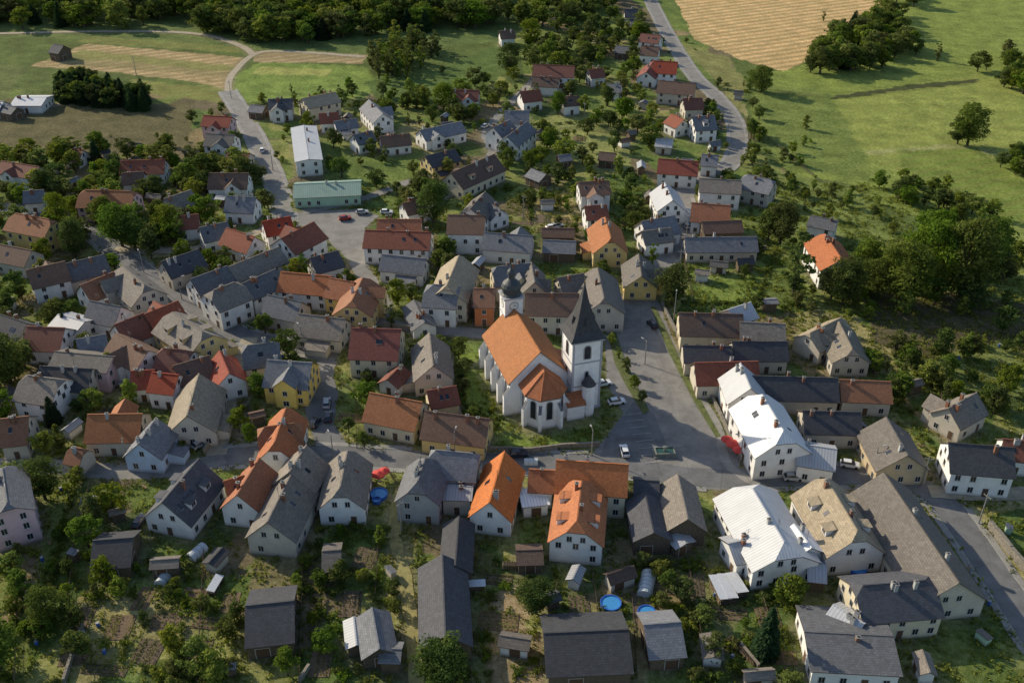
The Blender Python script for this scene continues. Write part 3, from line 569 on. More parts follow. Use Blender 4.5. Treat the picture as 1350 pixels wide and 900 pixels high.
# ---------------------------------------------------------------- ground
def axis(segs):
    out=[]
    for a,b,s in segs: out+=list(np.arange(a,b,s))
    return np.array(out+[segs[-1][1]])
gx=axis([(-6000,-1000,1000),(-1000,-330,60),(-330,-130,1.8),(-130,130,.75),(130,330,1.8),(330,1000,60),(1000,6000,1000)])
gy=axis([(-1500,0,300),(0,95,8),(95,270,.75),(270,640,1.5),(640,1000,30),(1000,9000,800)])
GX,GY=np.meshgrid(gx,gy); px=GX.ravel();py=GY.ravel()
def vn(x,y,s,seed):
    r=np.random.default_rng(seed); o=np.zeros_like(x)
    for k in range(6):
        a=r.uniform(0,6.28);f=r.uniform(.6,1.6)/s; o+=np.sin((x*math.cos(a)+y*math.sin(a))*f*6.28+r.uniform(0,6.28))
    return o/6
wx=px+vn(px,py,9,1)*1.6; wy=py+vn(px,py,9,2)*1.6
col=np.zeros((len(px),3)); col[:]=(.11,.145,.04)
col*= (1+.25*vn(px,py,60,3)+.2*vn(px,py,25,4))[:,None]
PAL=np.array([(.15,.20,.05),(.11,.16,.042),(.25,.26,.085),(.25,.20,.10),(.14,.19,.048),(.21,.235,.07),(.09,.125,.038),(.17,.14,.08),(.31,.28,.12),(.13,.18,.045),(.18,.22,.06)])
vil=[G(*p) for p in [(-200,180),(350,100),(600,100),(700,30),(850,-20),(960,60),(1000,200),(1180,330),(1400,420),(1500,960),(-150,960)]]
inv=pip(px,py,vil)
ns=1300; sx_=RNG.uniform(-260,260,ns); sy_=95+465*RNG.uniform(0,1,ns)**1.4; pc=RNG.integers(0,len(PAL),ns)
idx=np.where(inv)[0]
for c0 in range(0,len(idx),4000):
    ii=idx[c0:c0+4000]; d=(np.abs((wx[ii,None]-sx_)*.96+(wy[ii,None]-sy_)*.26)*1.6)+np.abs((wy[ii,None]-sy_)*.96-(wx[ii,None]-sx_)*.26)
    col[ii]=PAL[pc[d.argmin(1)]]
ROWS=np.zeros(len(px))
def zone(pxs,c,k=1.0,row=0):
    m=pip(wx,wy,[tuple(G(*p)) for p in pxs]); col[m]=col[m]*(1-k)+np.array(c)*k
    ROWS[m]=row
zone([(1160,-60),(1500,-60),(1500,420),(1340,400),(1250,300),(1130,260),(1030,220),(990,150),(1000,100),(1060,85)],(.21,.26,.06))
zone([(1100,125),(1350,90),(1350,200),(1190,235),(1130,195)],(.27,.31,.075),.8,.25)
zone([(1090,128),(1200,112),(1290,104),(1290,109),(1200,118),(1092,133)],(.07,.09,.03))
zone([(1130,200),(1250,190),(1345,205),(1345,209),(1250,196),(1135,205)],(.30,.31,.12))
zone([(990,110),(1090,120),(1140,200),(1150,240),(1040,225),(1000,180)],(.17,.215,.055))
zone([(1020,225),(1140,245),(1180,320),(1120,310),(1020,280)],(.18,.22,.06))
zone([(1180,200),(1290,195),(1350,250),(1350,300),(1250,270),(1200,240)],(.18,.24,.05),1,.4)
zone([(885,-60),(1140,-60),(1165,12),(1120,45),(1085,68),(1035,94),(985,82),(915,52),(893,5)],(.66,.46,.22),1,1)
zone([(900,60),(960,75),(985,110),(975,150),(945,110)],(.22,.22,.08))
zone([(-200,20),(330,35),(480,60),(480,75),(330,66),(120,52),(-200,48)],(.14,.18,.055))
zone([(250,60),(400,45),(640,30),(660,55),(480,70)],(.12,.165,.05))
zone([(40,88),(115,58),(322,76),(300,118),(260,108),(150,95)],(.48,.36,.19),1,1)
zone([(60,80),(110,66),(320,88),(312,96),(150,82)],(.25,.26,.09),1,.8)
zone([(85,86),(140,78),(316,98),(312,103),(150,90)],(.32,.27,.13),1,1)
zone([(100,55),(120,48),(322,62),(322,70),(115,57)],(.17,.22,.06),1,1)
zone([(170,104),(300,120),(290,135),(200,125)],(.20,.24,.065),1,1)
zone([(330,68),(485,72),(480,84),(335,82)],(.38,.30,.17),1,1)
zone([(-100,110),(80,140),(255,135),(250,195),(130,205),(-100,200)],(.14,.125,.06))  # left hillside: darker ground colour stands in for shading of the relief
zone([(-100,60),(35,90),(0,140),(-100,140)],(.14,.165,.055))
zone([(310,100),(345,82),(480,88),(500,110),(480,130),(310,135)],(.19,.26,.06))
zone([(340,88),(440,92),(430,100),(330,98)],(.36,.36,.11),.8)
zone([(480,108),(580,92),(660,55),(690,80),(640,115),(570,140),(500,135)],(.11,.16,.042))
zone([(690,170),(740,140),(830,150),(835,225),(760,235),(700,225)],(.25,.27,.09))
zone([(690,262),(758,258),(765,292),(700,298)],(.32,.27,.11))
zone([(900,345),(1010,335),(1000,398),(915,398)],(.19,.25,.055))
zone([(1010,330),(1080,360),(1080,400),(1000,398)],(.14,.18,.045))
zone([(596,470),(640,465),(660,575),(790,560),(800,580),(780,592),(640,594),(600,560)],(.16,.22,.045))
zone([(1140,385),(1360,400),(1360,470),(1200,480),(1150,450)],(.12,.105,.055))  # shadow below the big trees, painted into the ground as dark brown
zone([(1320,300),(1400,300),(1400,400),(1320,390)],(.22,.26,.065))
zone([(650,770),(690,768),(722,910),(638,910)],(.33,.255,.14))
zone([(505,650),(545,650),(552,860),(512,800)],(.31,.29,.11))
zone([(620,730),(652,730),(640,910),(618,910)],(.21,.21,.08))
zone([(-60,690),(100,610),(110,700),(60,780),(30,910),(-60,910)],(.19,.215,.06))
zone([(20,720),(60,690),(50,760),(20,830),(0,830)],(.28,.22,.12))
zone([(330,740),(415,650),(430,690),(400,760),(330,790)],(.23,.20,.10))
zone([(905,740),(960,735),(985,800),(960,870),(930,800)],(.24,.22,.10),.6)
zone([(1190,480),(1350,440),(1350,520),(1230,560)],(.18,.21,.06))
zone([(270,500),(330,510),(320,600),(270,600),(280,550)],(.34,.28,.19))
zone([(1140,610),(1240,620),(1230,650),(1130,625)],(.25,.21,.15))
zone([(855,395),(875,395),(900,440),(920,500),(905,500),(880,450)],(.2,.18,.09))
from_occ=((OCC==1)|(OCC==2)).astype(np.float32)
def blur(a,k):
    for ax in (0,1):
        c=np.cumsum(np.pad(a,[(k+1,k) if i==ax else (0,0) for i in (0,1)]),axis=ax)
        a=(np.take(c,np.arange(2*k+1,c.shape[ax]),axis=ax)-np.take(c,np.arange(0,c.shape[ax]-2*k-1),axis=ax))/(2*k+1)
    return a
B=blur(blur(from_occ,3),3)
ii=np.clip(((px-X0)/CS).astype(int),0,NX-1);jj=np.clip(((py-Y0)/CS).astype(int),0,NY-1)
bw=B[np.minimum(jj,B.shape[0]-1),np.minimum(ii,B.shape[1]-1)]*((px>X0)&(px<X1)&(py>Y0)&(py<Y1))
bw=np.clip(bw*1.2*(1+.9*vn(px,py,7,9)),0,.6)[:,None]
col=col*(1-bw)+np.array((.23,.20,.13))*bw
col*=(1+.16*vn(px,py,5,11)+.16*vn(px,py,14,12))[:,None]; col=np.clip(col,.01,1)
nxg,nyg=len(gx),len(gy)
me=bpy.data.meshes.new('ground'); me.vertices.add(len(px)); co=np.zeros((len(px),3)); co[:,0]=px;co[:,1]=py
me.vertices.foreach_set('co',co.ravel())
I,J=np.meshgrid(np.arange(nxg-1),np.arange(nyg-1)); q=(J*nxg+I).ravel(); quads=np.stack([q,q+1,q+1+nxg,q+nxg],1)
me.loops.add(quads.size); me.loops.foreach_set('vertex_index',quads.ravel()); me.polygons.add(len(quads))
me.polygons.foreach_set('loop_start',np.arange(0,quads.size,4)); me.update(calc_edges=True)
at=me.color_attributes.new('land',"FLOAT_COLOR",'POINT'); rgba=np.ones((len(px),4)); rgba[:,:3]=col; at.data.foreach_set('color',rgba.ravel())
at2=me.attributes.new('rows','FLOAT','POINT'); at2.data.foreach_set('value',ROWS)
m,nt,b=nodes('land'); tc=N(nt,'ShaderNodeTexCoord').outputs['Object']; A=N(nt,'ShaderNodeAttribute',attribute_name='land').outputs['Color']; Rr=N(nt,'ShaderNodeAttribute',attribute_name='rows').outputs['Fac']
n1=noise(nt,tc,.12,7,.7);n2=noise(nt,tc,.9,6,.7);n3=noise(nt,tc,5,4,.7)
def hsv(c,v,s=None,h=None):
    x=N(nt,'ShaderNodeHueSaturation'); nt.links.new(c,x.inputs['Color']); nt.links.new(v,x.inputs['Value'])
    if s is not None: nt.links.new(s,x.inputs['Saturation'])
    if h is not None: nt.links.new(h,x.inputs['Hue'])
    return x.outputs[0]
c=hsv(A,ramp(nt,n1,.3,.7,.65,1.3),None,ramp(nt,n1,.3,.7,.51,.49)); c=hsv(c,ramp(nt,n2,.3,.7,.55,1.45),ramp(nt,n2,.3,.7,1.15,.85)); c=hsv(c,ramp(nt,n3,.3,.7,.6,1.4))
mp=N(nt,'ShaderNodeMapping'); mp.inputs['Rotation'].default_value=(0,0,math.radians(65)); nt.links.new(tc,mp.inputs[0])
wv=N(nt,'ShaderNodeTexWave'); wv.inputs['Scale'].default_value=.055; wv.inputs['Distortion'].default_value=1.5; wv.inputs['Detail'].default_value=3; wv.inputs['Detail Scale'].default_value=.3; nt.links.new(mp.outputs[0],wv.inputs['Vector'])
mm=N(nt,'ShaderNodeMath',operation='MULTIPLY'); nt.links.new(ramp(nt,wv.outputs['Fac'],0,1,.6,0),mm.inputs[0]); nt.links.new(Rr,mm.inputs[1])
c=mixc(nt,mm.outputs[0],c,(.24,.18,.07))
nt.links.new(c,b.inputs['Base Color']); b.inputs['Roughness'].default_value=1; b.inputs['Specular IOR Level'].default_value=.1
ad=N(nt,'ShaderNodeMath',operation='ADD'); nt.links.new(n2,ad.inputs[0]); nt.links.new(n3,ad.inputs[1]); bump(nt,ad.outputs[0],b,.9,.25)
me.materials.append(m); go=bpy.data.objects.new('ground',me); scene.collection.objects.link(go)
# ---------------------------------------------------------------- vegetation
def leafmat(name,c1,c2,trans=.35):
    m=bpy.data.materials.new(name); m.use_nodes=True; nt=m.node_tree; nt.nodes.clear()
    out=N(nt,'ShaderNodeOutputMaterial'); A=N(nt,'ShaderNodeAttribute',attribute_name='tint').outputs['Fac']
    c=mixc(nt,A,c1,c2); c=objrand(nt,c,.3)
    oi=N(nt,'ShaderNodeObjectInfo'); h=N(nt,'ShaderNodeHueSaturation'); nt.links.new(c,h.inputs['Color'])
    mlt=N(nt,'ShaderNodeMath',operation='MULTIPLY'); mlt.inputs[1].default_value=7.31; nt.links.new(oi.outputs['Random'],mlt.inputs[0])
    fr=N(nt,'ShaderNodeMath',operation='FRACT'); nt.links.new(mlt.outputs[0],fr.inputs[0]); nt.links.new(ramp(nt,fr.outputs[0],0,1,.475,.52),h.inputs['Hue'])
    d=N(nt,'ShaderNodeBsdfDiffuse'); t=N(nt,'ShaderNodeBsdfTranslucent'); mx=N(nt,'ShaderNodeMixShader'); mx.inputs[0].default_value=trans
    nt.links.new(h.outputs[0],d.inputs['Color']); nt.links.new(h.outputs[0],t.inputs['Color']); nt.links.new(d.outputs[0],mx.inputs[1]); nt.links.new(t.outputs[0],mx.inputs[2]); nt.links.new(mx.outputs[0],out.inputs[0])
    return m
LEAF=leafmat('leaves',(.045,.08,.016),(.17,.22,.04),.42); NEED=leafmat('needles',(.016,.034,.016),(.045,.075,.027),.15); LITE=leafmat('light_leaves',(.08,.115,.025),(.24,.28,.06),.42); BARK=surf('bark',(.09,.07,.05),.4,2)
def leafcloud(cent,crad,ncl,size,rng,flat=.75):
    k=len(cent); n=k*ncl
    d=rng.normal(size=(n,3)); d/=np.linalg.norm(d,axis=1)[:,None]; d[:,2]=np.where((d[:,2]<-.3)&(rng.random(n)<.6),-d[:,2],d[:,2]); rad=rng.uniform(.6,1.05,n)[:,None]
    ci=np.repeat(np.arange(k),ncl); p=cent[ci]+d*rad*crad[ci][:,None]*np.array([1,1,flat])
    nr=d+rng.normal(size=(n,3))*.6; nr/=np.linalg.norm(nr,axis=1)[:,None]
    t=np.cross(nr,rng.normal(size=(n,3))); t/=np.linalg.norm(t,axis=1)[:,None]; bt=np.cross(nr,t)
    s=(size*rng.uniform(.6,1.4,n))[:,None]
    V=np.stack([p-t*s,p-bt*s*.6,p+t*s,p+bt*s*.6],1)
    tint=np.clip(rng.uniform(.0,1,k)[ci]*.6+rng.uniform(0,.5,n),0,1)
    return V,tint
def finish_tree(name,trunk,V,tint,mat):
    nv=V.shape[0]*4; tv=np.array(trunk.v) if trunk.v else np.zeros((0,3)); me=bpy.data.meshes.new(name)
    verts=np.vstack([tv,V.reshape(-1,3)]) if len(tv) else V.reshape(-1,3)
    faces=[list(f) for f in trunk.f]; o=len(tv); qd=(np.arange(nv).reshape(-1,4)+o).tolist()
    me.from_pydata(verts.tolist(),[],faces+qd); me.materials.append(mat); me.materials.append(BARK)
    me.polygons.foreach_set('material_index',[1]*len(faces)+[0]*len(qd))
    a=me.attributes.new('tint','FLOAT','POINT'); a.data.foreach_set('value',np.concatenate([np.zeros(o),np.repeat(tint,4)])); me.update(); return me
def decid(name,seed,ncent=38,ncl=36,size=.36,r=3.8,cz=5.3,rz=3.6,mat=None):
    rng=np.random.default_rng(seed); tk=MB(); tk.tube((0,0,-.2),(.1,0,3.2),.3,.2,7)
    cent=[]
    for k in range(ncent):
        th=rng.uniform(0,6.28); zz=rng.uniform(-1,1); rr=math.sqrt(max(0,1-zz*zz))*rng.uniform(.45,1.0)
        lob=1+.25*math.sin(3*th+seed)+.18*math.sin(5*th+seed*2)
        cent.append((rr*math.cos(th)*r*lob*.8,rr*math.sin(th)*r*lob*.8,cz+zz*rz*rng.uniform(.7,1.15)))
    cent=np.array(cent); crad=rng.uniform(.7,1.45,ncent)*r/3.8
    for k in range(7): tk.tube((.05,0,1.6+.3*k),tuple(cent[k]),.13,.04,5)
    V,t=leafcloud(cent,crad,ncl,size,rng); return finish_tree(name,tk,V,t,mat or LEAF)
def conif(name,seed):
    rng=np.random.default_rng(seed); tk=MB(); tk.tube((0,0,-.2),(0,0,9.5),.2,.03,6)
    n=2200; z=.6+9.4*(1-np.sqrt(rng.uniform(0,1,n))); lay=.6+.4*np.abs(np.sin(z*3.6+rng.uniform(0,.6,n))); rad=(10.4-z)**.8*.46*lay*np.sqrt(rng.uniform(.15,1,n)); th=rng.uniform(0,6.28,n)
    p=np.stack([rad*np.cos(th),rad*np.sin(th),z-rad*.25],1); out=np.stack([np.cos(th),np.sin(th),-.3+0*th],1); side=np.stack([-np.sin(th),np.cos(th),rng.normal(size=n)*.4],1)
    s=rng.uniform(.25,.5,n)[:,None]; V=np.stack([p-out*s,p-side*s*.5,p+out*s,p+side*s*.5],1); return finish_tree(name,tk,V,rng.uniform(0,1,n),NEED)
def shrubm(name,seed,mat=None,n=10):
    rng=np.random.default_rng(seed); cent=np.stack([rng.normal(size=n)*.6,rng.normal(size=n)*.6,rng.uniform(.25,1.2,n)],1); tk=MB(); tk.tube((0,0,0),(0,0,.9),.06,.03,5)
    V,t=leafcloud(cent,rng.uniform(.3,.65,n),26,.18,rng); return finish_tree(name,tk,V,t,mat or LEAF)
DEC=[decid('tree_crown_a',s) for s in (1,2)]+[decid('tree_crown_b',3,mat=LITE),decid('tree_crown_c',4,30,36,r=3.2),decid('tree_crown_d',5,44,34,r=4.3),decid('tree_crown_e',6,40,34,r=3.4,cz=5.0,rz=4.0,mat=LITE)]
BIG=[decid('big_crown_a',11,100,62,.2,4.1,5.3,3.8),decid('big_crown_b',12,100,62,.2,4.3,5.3,3.8)]
SLIM=[decid('slim_crown',21,38,40,.24,2.1,5.4,4.2,LITE),decid('slim_crown_b',22,38,40,.24,2.3,5.2,4.2,LITE)]
CON=[conif('conifer',31),conif('conifer_b',32)]; SHR=[shrubm('shrub_a',41),shrubm('shrub_b',42,LITE),shrubm('shrub_c',43,LEAF,14),shrubm('shrub_d',44,LITE,7)]
def put(mesh,name,x,y,h,base=10.,parent=None,wid=1.):
    o=bpy.data.objects.new(name,mesh); s=h/base; o.scale=(s*wid*random.uniform(.8,1.2),s*wid*random.uniform(.8,1.2),s); o.location=(x,y,0); o.rotation_euler=(0,0,random.uniform(0,6.28)); scene.collection.objects.link(o)
    if parent: o.parent=parent
    return o
SOIL=surf('bed_soil',(.19,.135,.085),.35,1.5,1,6,1)
def bed(x,y,l,w,ang,seed):
    rng=np.random.default_rng(seed); root=empty('vegetable_bed',x,y,ang); mb=MB()
    mb.box(-l/2,l/2,-w/2,w/2,0,.1,0); mb.obj('soil',[SOIL],root)
    nr=max(2,int(w/.75)); P=[]
    for r_ in range(nr):
        yy=-w/2+(r_+.5)*w/nr; n=int(l/.3); k=rng.integers(2,6); hh=rng.uniform(.15,.7)
        if rng.random()<.15: continue
        for i in range(n):
            if rng.random()<.12: continue
            for j in range(k): P.append((-l/2+.2+i*.3+rng.normal()*.06,yy+rng.normal()*.1,.1+rng.uniform(.0,hh)))
    if P:
        p=np.array(P); n=len(p); nr_=rng.normal(size=(n,3))*.5+np.array([0,0,1]); nr_/=np.linalg.norm(nr_,axis=1)[:,None]; t=np.cross(nr_,rng.normal(size=(n,3))); t/=np.linalg.norm(t,axis=1)[:,None]; bt=np.cross(nr_,t); s=rng.uniform(.1,.22,n)[:,None]
        V=np.stack([p-t*s,p-bt*s*.6,p+t*s,p+bt*s*.6],1); me=finish_tree('crops',MB(),V,rng.uniform(0,1,n),random.choice([LEAF,LITE])); o=bpy.data.objects.new('crops',me); scene.collection.objects.link(o); o.parent=root
    ca,sa=math.cos(ang),math.sin(ang); mark([(x+ca*a_-sa*b_,y+sa*a_+ca*b_) for a_,b_ in ((-l/2,-w/2),(l/2,-w/2),(l/2,w/2),(-l/2,w/2))],3)
def beds():
    c=0
    for poly,n in (([(110,750),(320,740),(320,890),(90,890)],16),([(400,690),(500,690),(550,880),(400,890)],17),([(630,745),(850,740),(850,890),(630,890)],13),([(840,745),(1040,750),(1050,890),(900,890)],14),([(600,560),(400,540),(330,600),(100,520),(60,570)],4),([(560,290),(860,270),(860,330),(700,340)],6),([(700,130),(880,120),(900,220),(700,230)],8),([(420,130),(600,140),(600,250),(480,250)],6)):
        pl=[tuple(G(*p)) for p in poly]; a=np.array(pl); k=0;t=0
        while k<n and t<400:
            t+=1; x=random.uniform(a[:,0].min(),a[:,0].max());y=random.uniform(a[:,1].min(),a[:,1].max())
            if not pip(np.array([x]),np.array([y]),pl)[0] or occ(x,y,3.5): continue
            bed(x,y,random.uniform(4,8),random.uniform(2.2,5),random.choice([1.45,-.1,1.6,.1]),t+c); k+=1
        c+=500
beds()
TREES=[(1110,402,15,'b'),(1185,400,20,'b'),(1215,385,23,'b'),(1265,392,24,'b'),(1295,365,20,'b'),(1225,350,18,'b'),(1028,322,15,'b'),(1012,318,12,'d'),(1046,388,20,'s'),(886,402,13,'b'),(1275,192,17,'b'),(1262,190,12,'d'),
(572,294,15,'b'),(1004,122,12,'b'),(988,118,9,'d'),(162,325,15,'b'),(180,330,13,'b'),(100,338,13,'b'),(60,658,11,'b'),(125,690,8,'d'),(118,722,9,'d'),(65,824,9,'b'),(98,828,7,'d'),(584,905,11,'b'),(600,912,8,'d'),(706,808,8.5,'b'),
(1008,862,12,'c'),(1245,530,8,'s'),(502,722,6,'s'),(525,402,9,'d'),(516,432,8,'s'),(15,505,14,'b'),(72,558,8,'c'),(240,322,11,'s'),(200,342,10,'d'),(128,216,10,'c'),(88,440,7,'c'),(1190,500,7,'s'),(1185,515,6,'d'),(0,880,12,'b'),
(285,905,9,'d'),(380,890,7,'d'),(265,890,9,'d'),(60,230,8,'d'),(650,545,5,'s'),(655,565,4,'d'),(806,455,4,'d'),(826,490,4.5,'d'),(846,532,4.5,'d'),(815,472,3.5,'s'),(836,512,4,'d'),(460,570,5,'d'),(193,455,9,'c'),(560,140,9,'d'),(585,145,12,'b'),(672,98,15,'b'),(700,62,14,'b'),(705,95,12,'d'),(715,88,11,'d'),
(750,35,13,'b'),(860,350,8,'s'),(1140,365,13,'b'),(1095,395,11,'d'),(1125,385,9,'c'),(990,182,8,'d'),(1062,170,6,'d'),(1235,80,9,'s'),(1085,28,6,'s'),(490,205,7,'d'),(460,120,7,'d'),(440,195,8,'d'),(640,25,12,'d'),(940,870,7,'d'),(160,790,6,'d'),(230,860,7,'d'),(1180,470,8,'d'),(1325,520,9,'d'),(1310,545,8,'d'),
(80,300,12,'b'),(60,262,11,'b'),(210,300,10,'d'),(225,310,11,'b'),(140,300,11,'b'),(185,300,9,'d'),(540,282,9,'d'),(735,150,10,'b'),(770,150,9,'d'),(800,140,9,'d'),(810,200,9,'d'),(590,235,8,'d'),(540,130,9,'d'),(430,150,8,'d'),(725,195,9,'d'),(1150,392,12,'b'),(1320,440,9,'d'),(1240,470,9,'d'),(20,660,10,'d'),(150,680,9,'d'),(30,790,8,'d'),
(140,770,7,'d'),(110,870,8,'d'),(450,770,6,'d'),(430,860,6,'d'),(625,560,6,'d'),(610,500,6,'d'),(350,440,7,'d'),(330,585,6,'d'),(480,590,5,'d'),(150,500,8,'d'),(60,600,7,'d'),(880,780,6,'d'),(1040,800,8,'d')]
NM={'b':'broadleaf_tree','d':'broadleaf_tree','s':'birch_tree','c':'conifer_tree'}
for u,v,h,k in TREES:
    p=G(u,v); put(random.choice({'b':BIG,'d':DEC,'s':SLIM,'c':CON}[k]),NM[k],p[0],p[1],h)
def scatter(name,pxs,n,h0,h1,kinds,gap=1.2,wid=1.):
    poly=[G(*p) for p in pxs]; a=np.array(poly); x0,y0=a.min(0);x1,y1=a.max(0); root=empty(name,0,0); c=0;t=0
    while c<n and t<n*25:
        t+=1; x=random.uniform(x0,x1);y=random.uniform(y0,y1)
        if not pip(np.array([x]),np.array([y]),[tuple(p) for p in poly])[0] or occ(x,y,gap): continue
        ms=random.choice(kinds); h=h0+(h1-h0)*random.random()**1.4; base=2.0 if ms in SHR else 10.; put(ms,'tree' if base>5 else 'bush',x,y,h if base>5 else h*.42,base,root,wid); c+=1
M=DEC+SLIM
scatter('forest',[(-120,-30),(245,-25),(250,22),(180,38),(-120,40)],260,11,16,DEC*3+CON[:1],1.2,1.4)
scatter('forest',[(255,20),(400,12),(400,58),(350,58),(262,50)],90,11,15,DEC,1.2,1.35)
scatter('forest',[(400,-25),(660,-25),(650,38),(500,46),(400,60)],210,11,16,DEC*3+CON[:1],1.2,1.35)
scatter('forest',[(-300,-60),(950,-60),(900,-30),(-300,-30)],90,13,18,DEC,1.2,1.5)
scatter('forest',[(655,-25),(830,-25),(800,20),(740,45),(690,50),(655,30)],65,9,13,DEC,1.2,1.2)
scatter('birch_grove',[(488,85),(520,60),(578,58),(575,95),(500,112)],40,10,14,SLIM,1.2,1.2)
scatter('spruce_row',[(78,120),(100,112),(192,130),(192,146),(150,144),(78,136)],75,8.5,10,CON+DEC[:1],1.2,1.3)
scatter('forest',[(1065,98),(1100,40),(1170,20),(1212,75),(1130,100)],70,8,13,DEC*3+CON[:1],1.2,1.25)
scatter('forest',[(1160,-40),(1240,-30),(1200,25),(1165,20)],30,8,12,DEC,1.2,1.2)
scatter('hedgerow',[(1150,232),(1210,242),(1310,262),(1320,300),(1240,288),(1165,262)],40,4,7.5,DEC+SHR,1.2,1.3)
scatter('forest',[(1285,78),(1350,70),(1400,90),(1400,140),(1350,130),(1290,105)],34,7,11,DEC,1.2,1.25)
scatter('forest',[(1310,210),(1400,215),(1400,250),(1330,235)],12,6,9,DEC,1.2,1.2)
scatter('hedgerow',[(1020,225),(1060,180),(1080,190),(1050,250),(1150,330),(1130,335)],14,3,6,DEC+SHR,1.2,1.1)
scatter('orchard',[(580,130),(700,60),(850,20),(850,130),(900,200),(700,240),(640,240)],120,4.5,10,M,1.5,1.25)
scatter('orchard',[(740,-20),(850,-20),(850,60),(720,100),(690,60)],50,6,11,DEC,1.2,1.25)
scatter('orchard',[(900,110),(1000,110),(1010,200),(1090,290),(1000,260),(960,130)],30,3,7,M+SHR,1.2,1.2)
scatter('orchard',[(1020,240),(1150,250),(1190,310),(1120,300),(1040,280)],12,3,6,M)
scatter('garden_trees',[(-60,210),(270,200),(370,240),(340,320),(180,340),(-60,330)],105,5.5,11,DEC,1.2,1.25)
scatter('garden_trees',[(380,120),(600,130),(640,260),(480,270),(420,220)],60,4,9,M,1.5,1.2)
scatter('garden_trees',[(690,230),(860,220),(900,330),(700,340)],34,3.5,8,M,1.5,1.2)
scatter('garden_trees',[(910,140),(975,150),(1000,225),(900,230)],16,3,6,M)
scatter('garden_trees',[(1000,400),(1060,400),(1160,480),(1350,430),(1350,560),(1240,520),(1180,540),(1140,480),(1050,420)],42,3.5,7.5,M,1.2,1.2)
scatter('garden_trees',[(1060,360),(1360,330),(1360,410),(1160,430)],22,5,10,DEC,1.2,1.2)
scatter('garden_trees',[(-60,340),(330,340),(620,340),(620,560),(300,600),(-60,600)],60,5,9,DEC,1.6,1.1)
scatter('garden_bushes',[(900,395),(1060,395),(1060,410),(900,408)],16,2,4,SHR)
scatter('garden_bushes',[(-60,600),(190,640),(200,800),(260,900),(-60,920)],62,2.5,6.5,DEC+SHR*2,1.,1.2)
scatter('garden_bushes',[(180,740),(330,740),(330,920),(180,920)],55,2,5,SHR*2+DEC,.6,1.2)
scatter('garden_bushes',[(390,680),(560,700),(560,920),(390,920)],75,1.6,4.8,SHR*3+DEC[:3],.6,1.2)
scatter('garden_bushes',[(620,740),(860,740),(860,920),(620,920)],50,1.6,4,SHR,.6,1.3)
scatter('garden_bushes',[(820,740),(1060,745),(1080,920),(900,920)],85,1.8,5.5,SHR*3+DEC[:3],.6,1.3)
scatter('garden_bushes',[(-60,380),(330,300),(620,340),(640,560),(300,620),(-60,620)],150,1.8,5,SHR+DEC,1.,1.15)
scatter('garden_bushes',[(560,230),(1000,230),(1160,400),(1160,480),(880,400),(700,340)],85,1.8,5,SHR+DEC,1.,1.2)
scatter('garden_bushes',[(-60,200),(600,90),(900,20),(1000,230),(560,300),(-60,400)],150,2,6,SHR+DEC,1.2,1.2)
scatter('garden_bushes',[(1060,480),(1350,470),(1350,740),(1200,650),(1060,650)],50,1.8,4,SHR)
scatter('churchyard_bushes',[(596,470),(632,465),(655,575),(640,592),(600,560)],16,1.5,3.5,SHR)
for hp in [[(400,700),(395,880)],[(455,700),(450,790)],[(500,705),(492,800)],[(560,740),(548,880)],[(655,740),(640,880)],[(735,740),(728,820)],[(835,745),(850,880)],[(905,745),(925,880)],[(180,760),(160,890)],[(250,750),(235,880)],[(100,640),(60,790)],[(1010,760),(1050,880)],[(430,560),(455,595)],[(1180,480),(1240,510)],[(1050,400),(1010,410)],[(700,240),(700,296)],[(900,400),(1000,400)],[(1000,392),(1012,365),(1024,330)],[(480,135),(600,150)],[(700,165),(830,160)],[(340,140),(480,140)],[(610,480),(612,560)]]:
    A_,B_=G(*hp[0]),G(*hp[-1]); L_=np.hypot(*(B_-A_)); root=empty('shrub_hedge',0,0)
    for k in range(int(L_/1.1)):
        p=A_+(B_-A_)*k*1.1/L_
        if occ(p[0],p[1],.6) or random.random()<.15: continue
        put(random.choice(SHR),'bush',p[0]+random.uniform(-.2,.2),p[1]+random.uniform(-.2,.2),random.uniform(1.,1.8),2.0,root,.9)
def groundcover():
    n=52000; u=RNG.uniform(-150,150,n*2); v=RNG.uniform(98,330,n*2)
    i=((u-X0)/CS).astype(int); j=((v-Y0)/CS).astype(int); ok=OCC[j,i]==0; pat=vn(u,v,11,51)+vn(u,v,4,52)*.7; ok&=(pat>-.05)&(np.abs(u)<v*.62+20)
    u=u[ok][:n];v=v[ok][:n]; k=len(u); per=5
    p=np.stack([np.repeat(u,per),np.repeat(v,per),np.zeros(k*per)],1); m=len(p); p[:,:2]+=RNG.normal(size=(m,2))*.3
    h=RNG.uniform(.12,.5,m)*np.repeat(RNG.uniform(.4,1.9,k),per); th=RNG.uniform(0,6.28,m); w=RNG.uniform(.1,.26,m)
    d=np.stack([np.cos(th)*w,np.sin(th)*w,0*th],1); up=np.stack([RNG.normal(size=m)*.12,RNG.normal(size=m)*.12,h],1); lean=np.stack([-np.sin(th)*w,np.cos(th)*w,0*th],1)
    V=np.stack([p-d+up*.6,p-lean*.4,p+d+up*.6,p+lean*.6+up],1)
    me=finish_tree('low_plants',MB(),V,np.clip(np.repeat(RNG.uniform(0,1,k),per),0,1),LITE); o=bpy.data.objects.new('low_plants',me); scene.collection.objects.link(o)
groundcover()
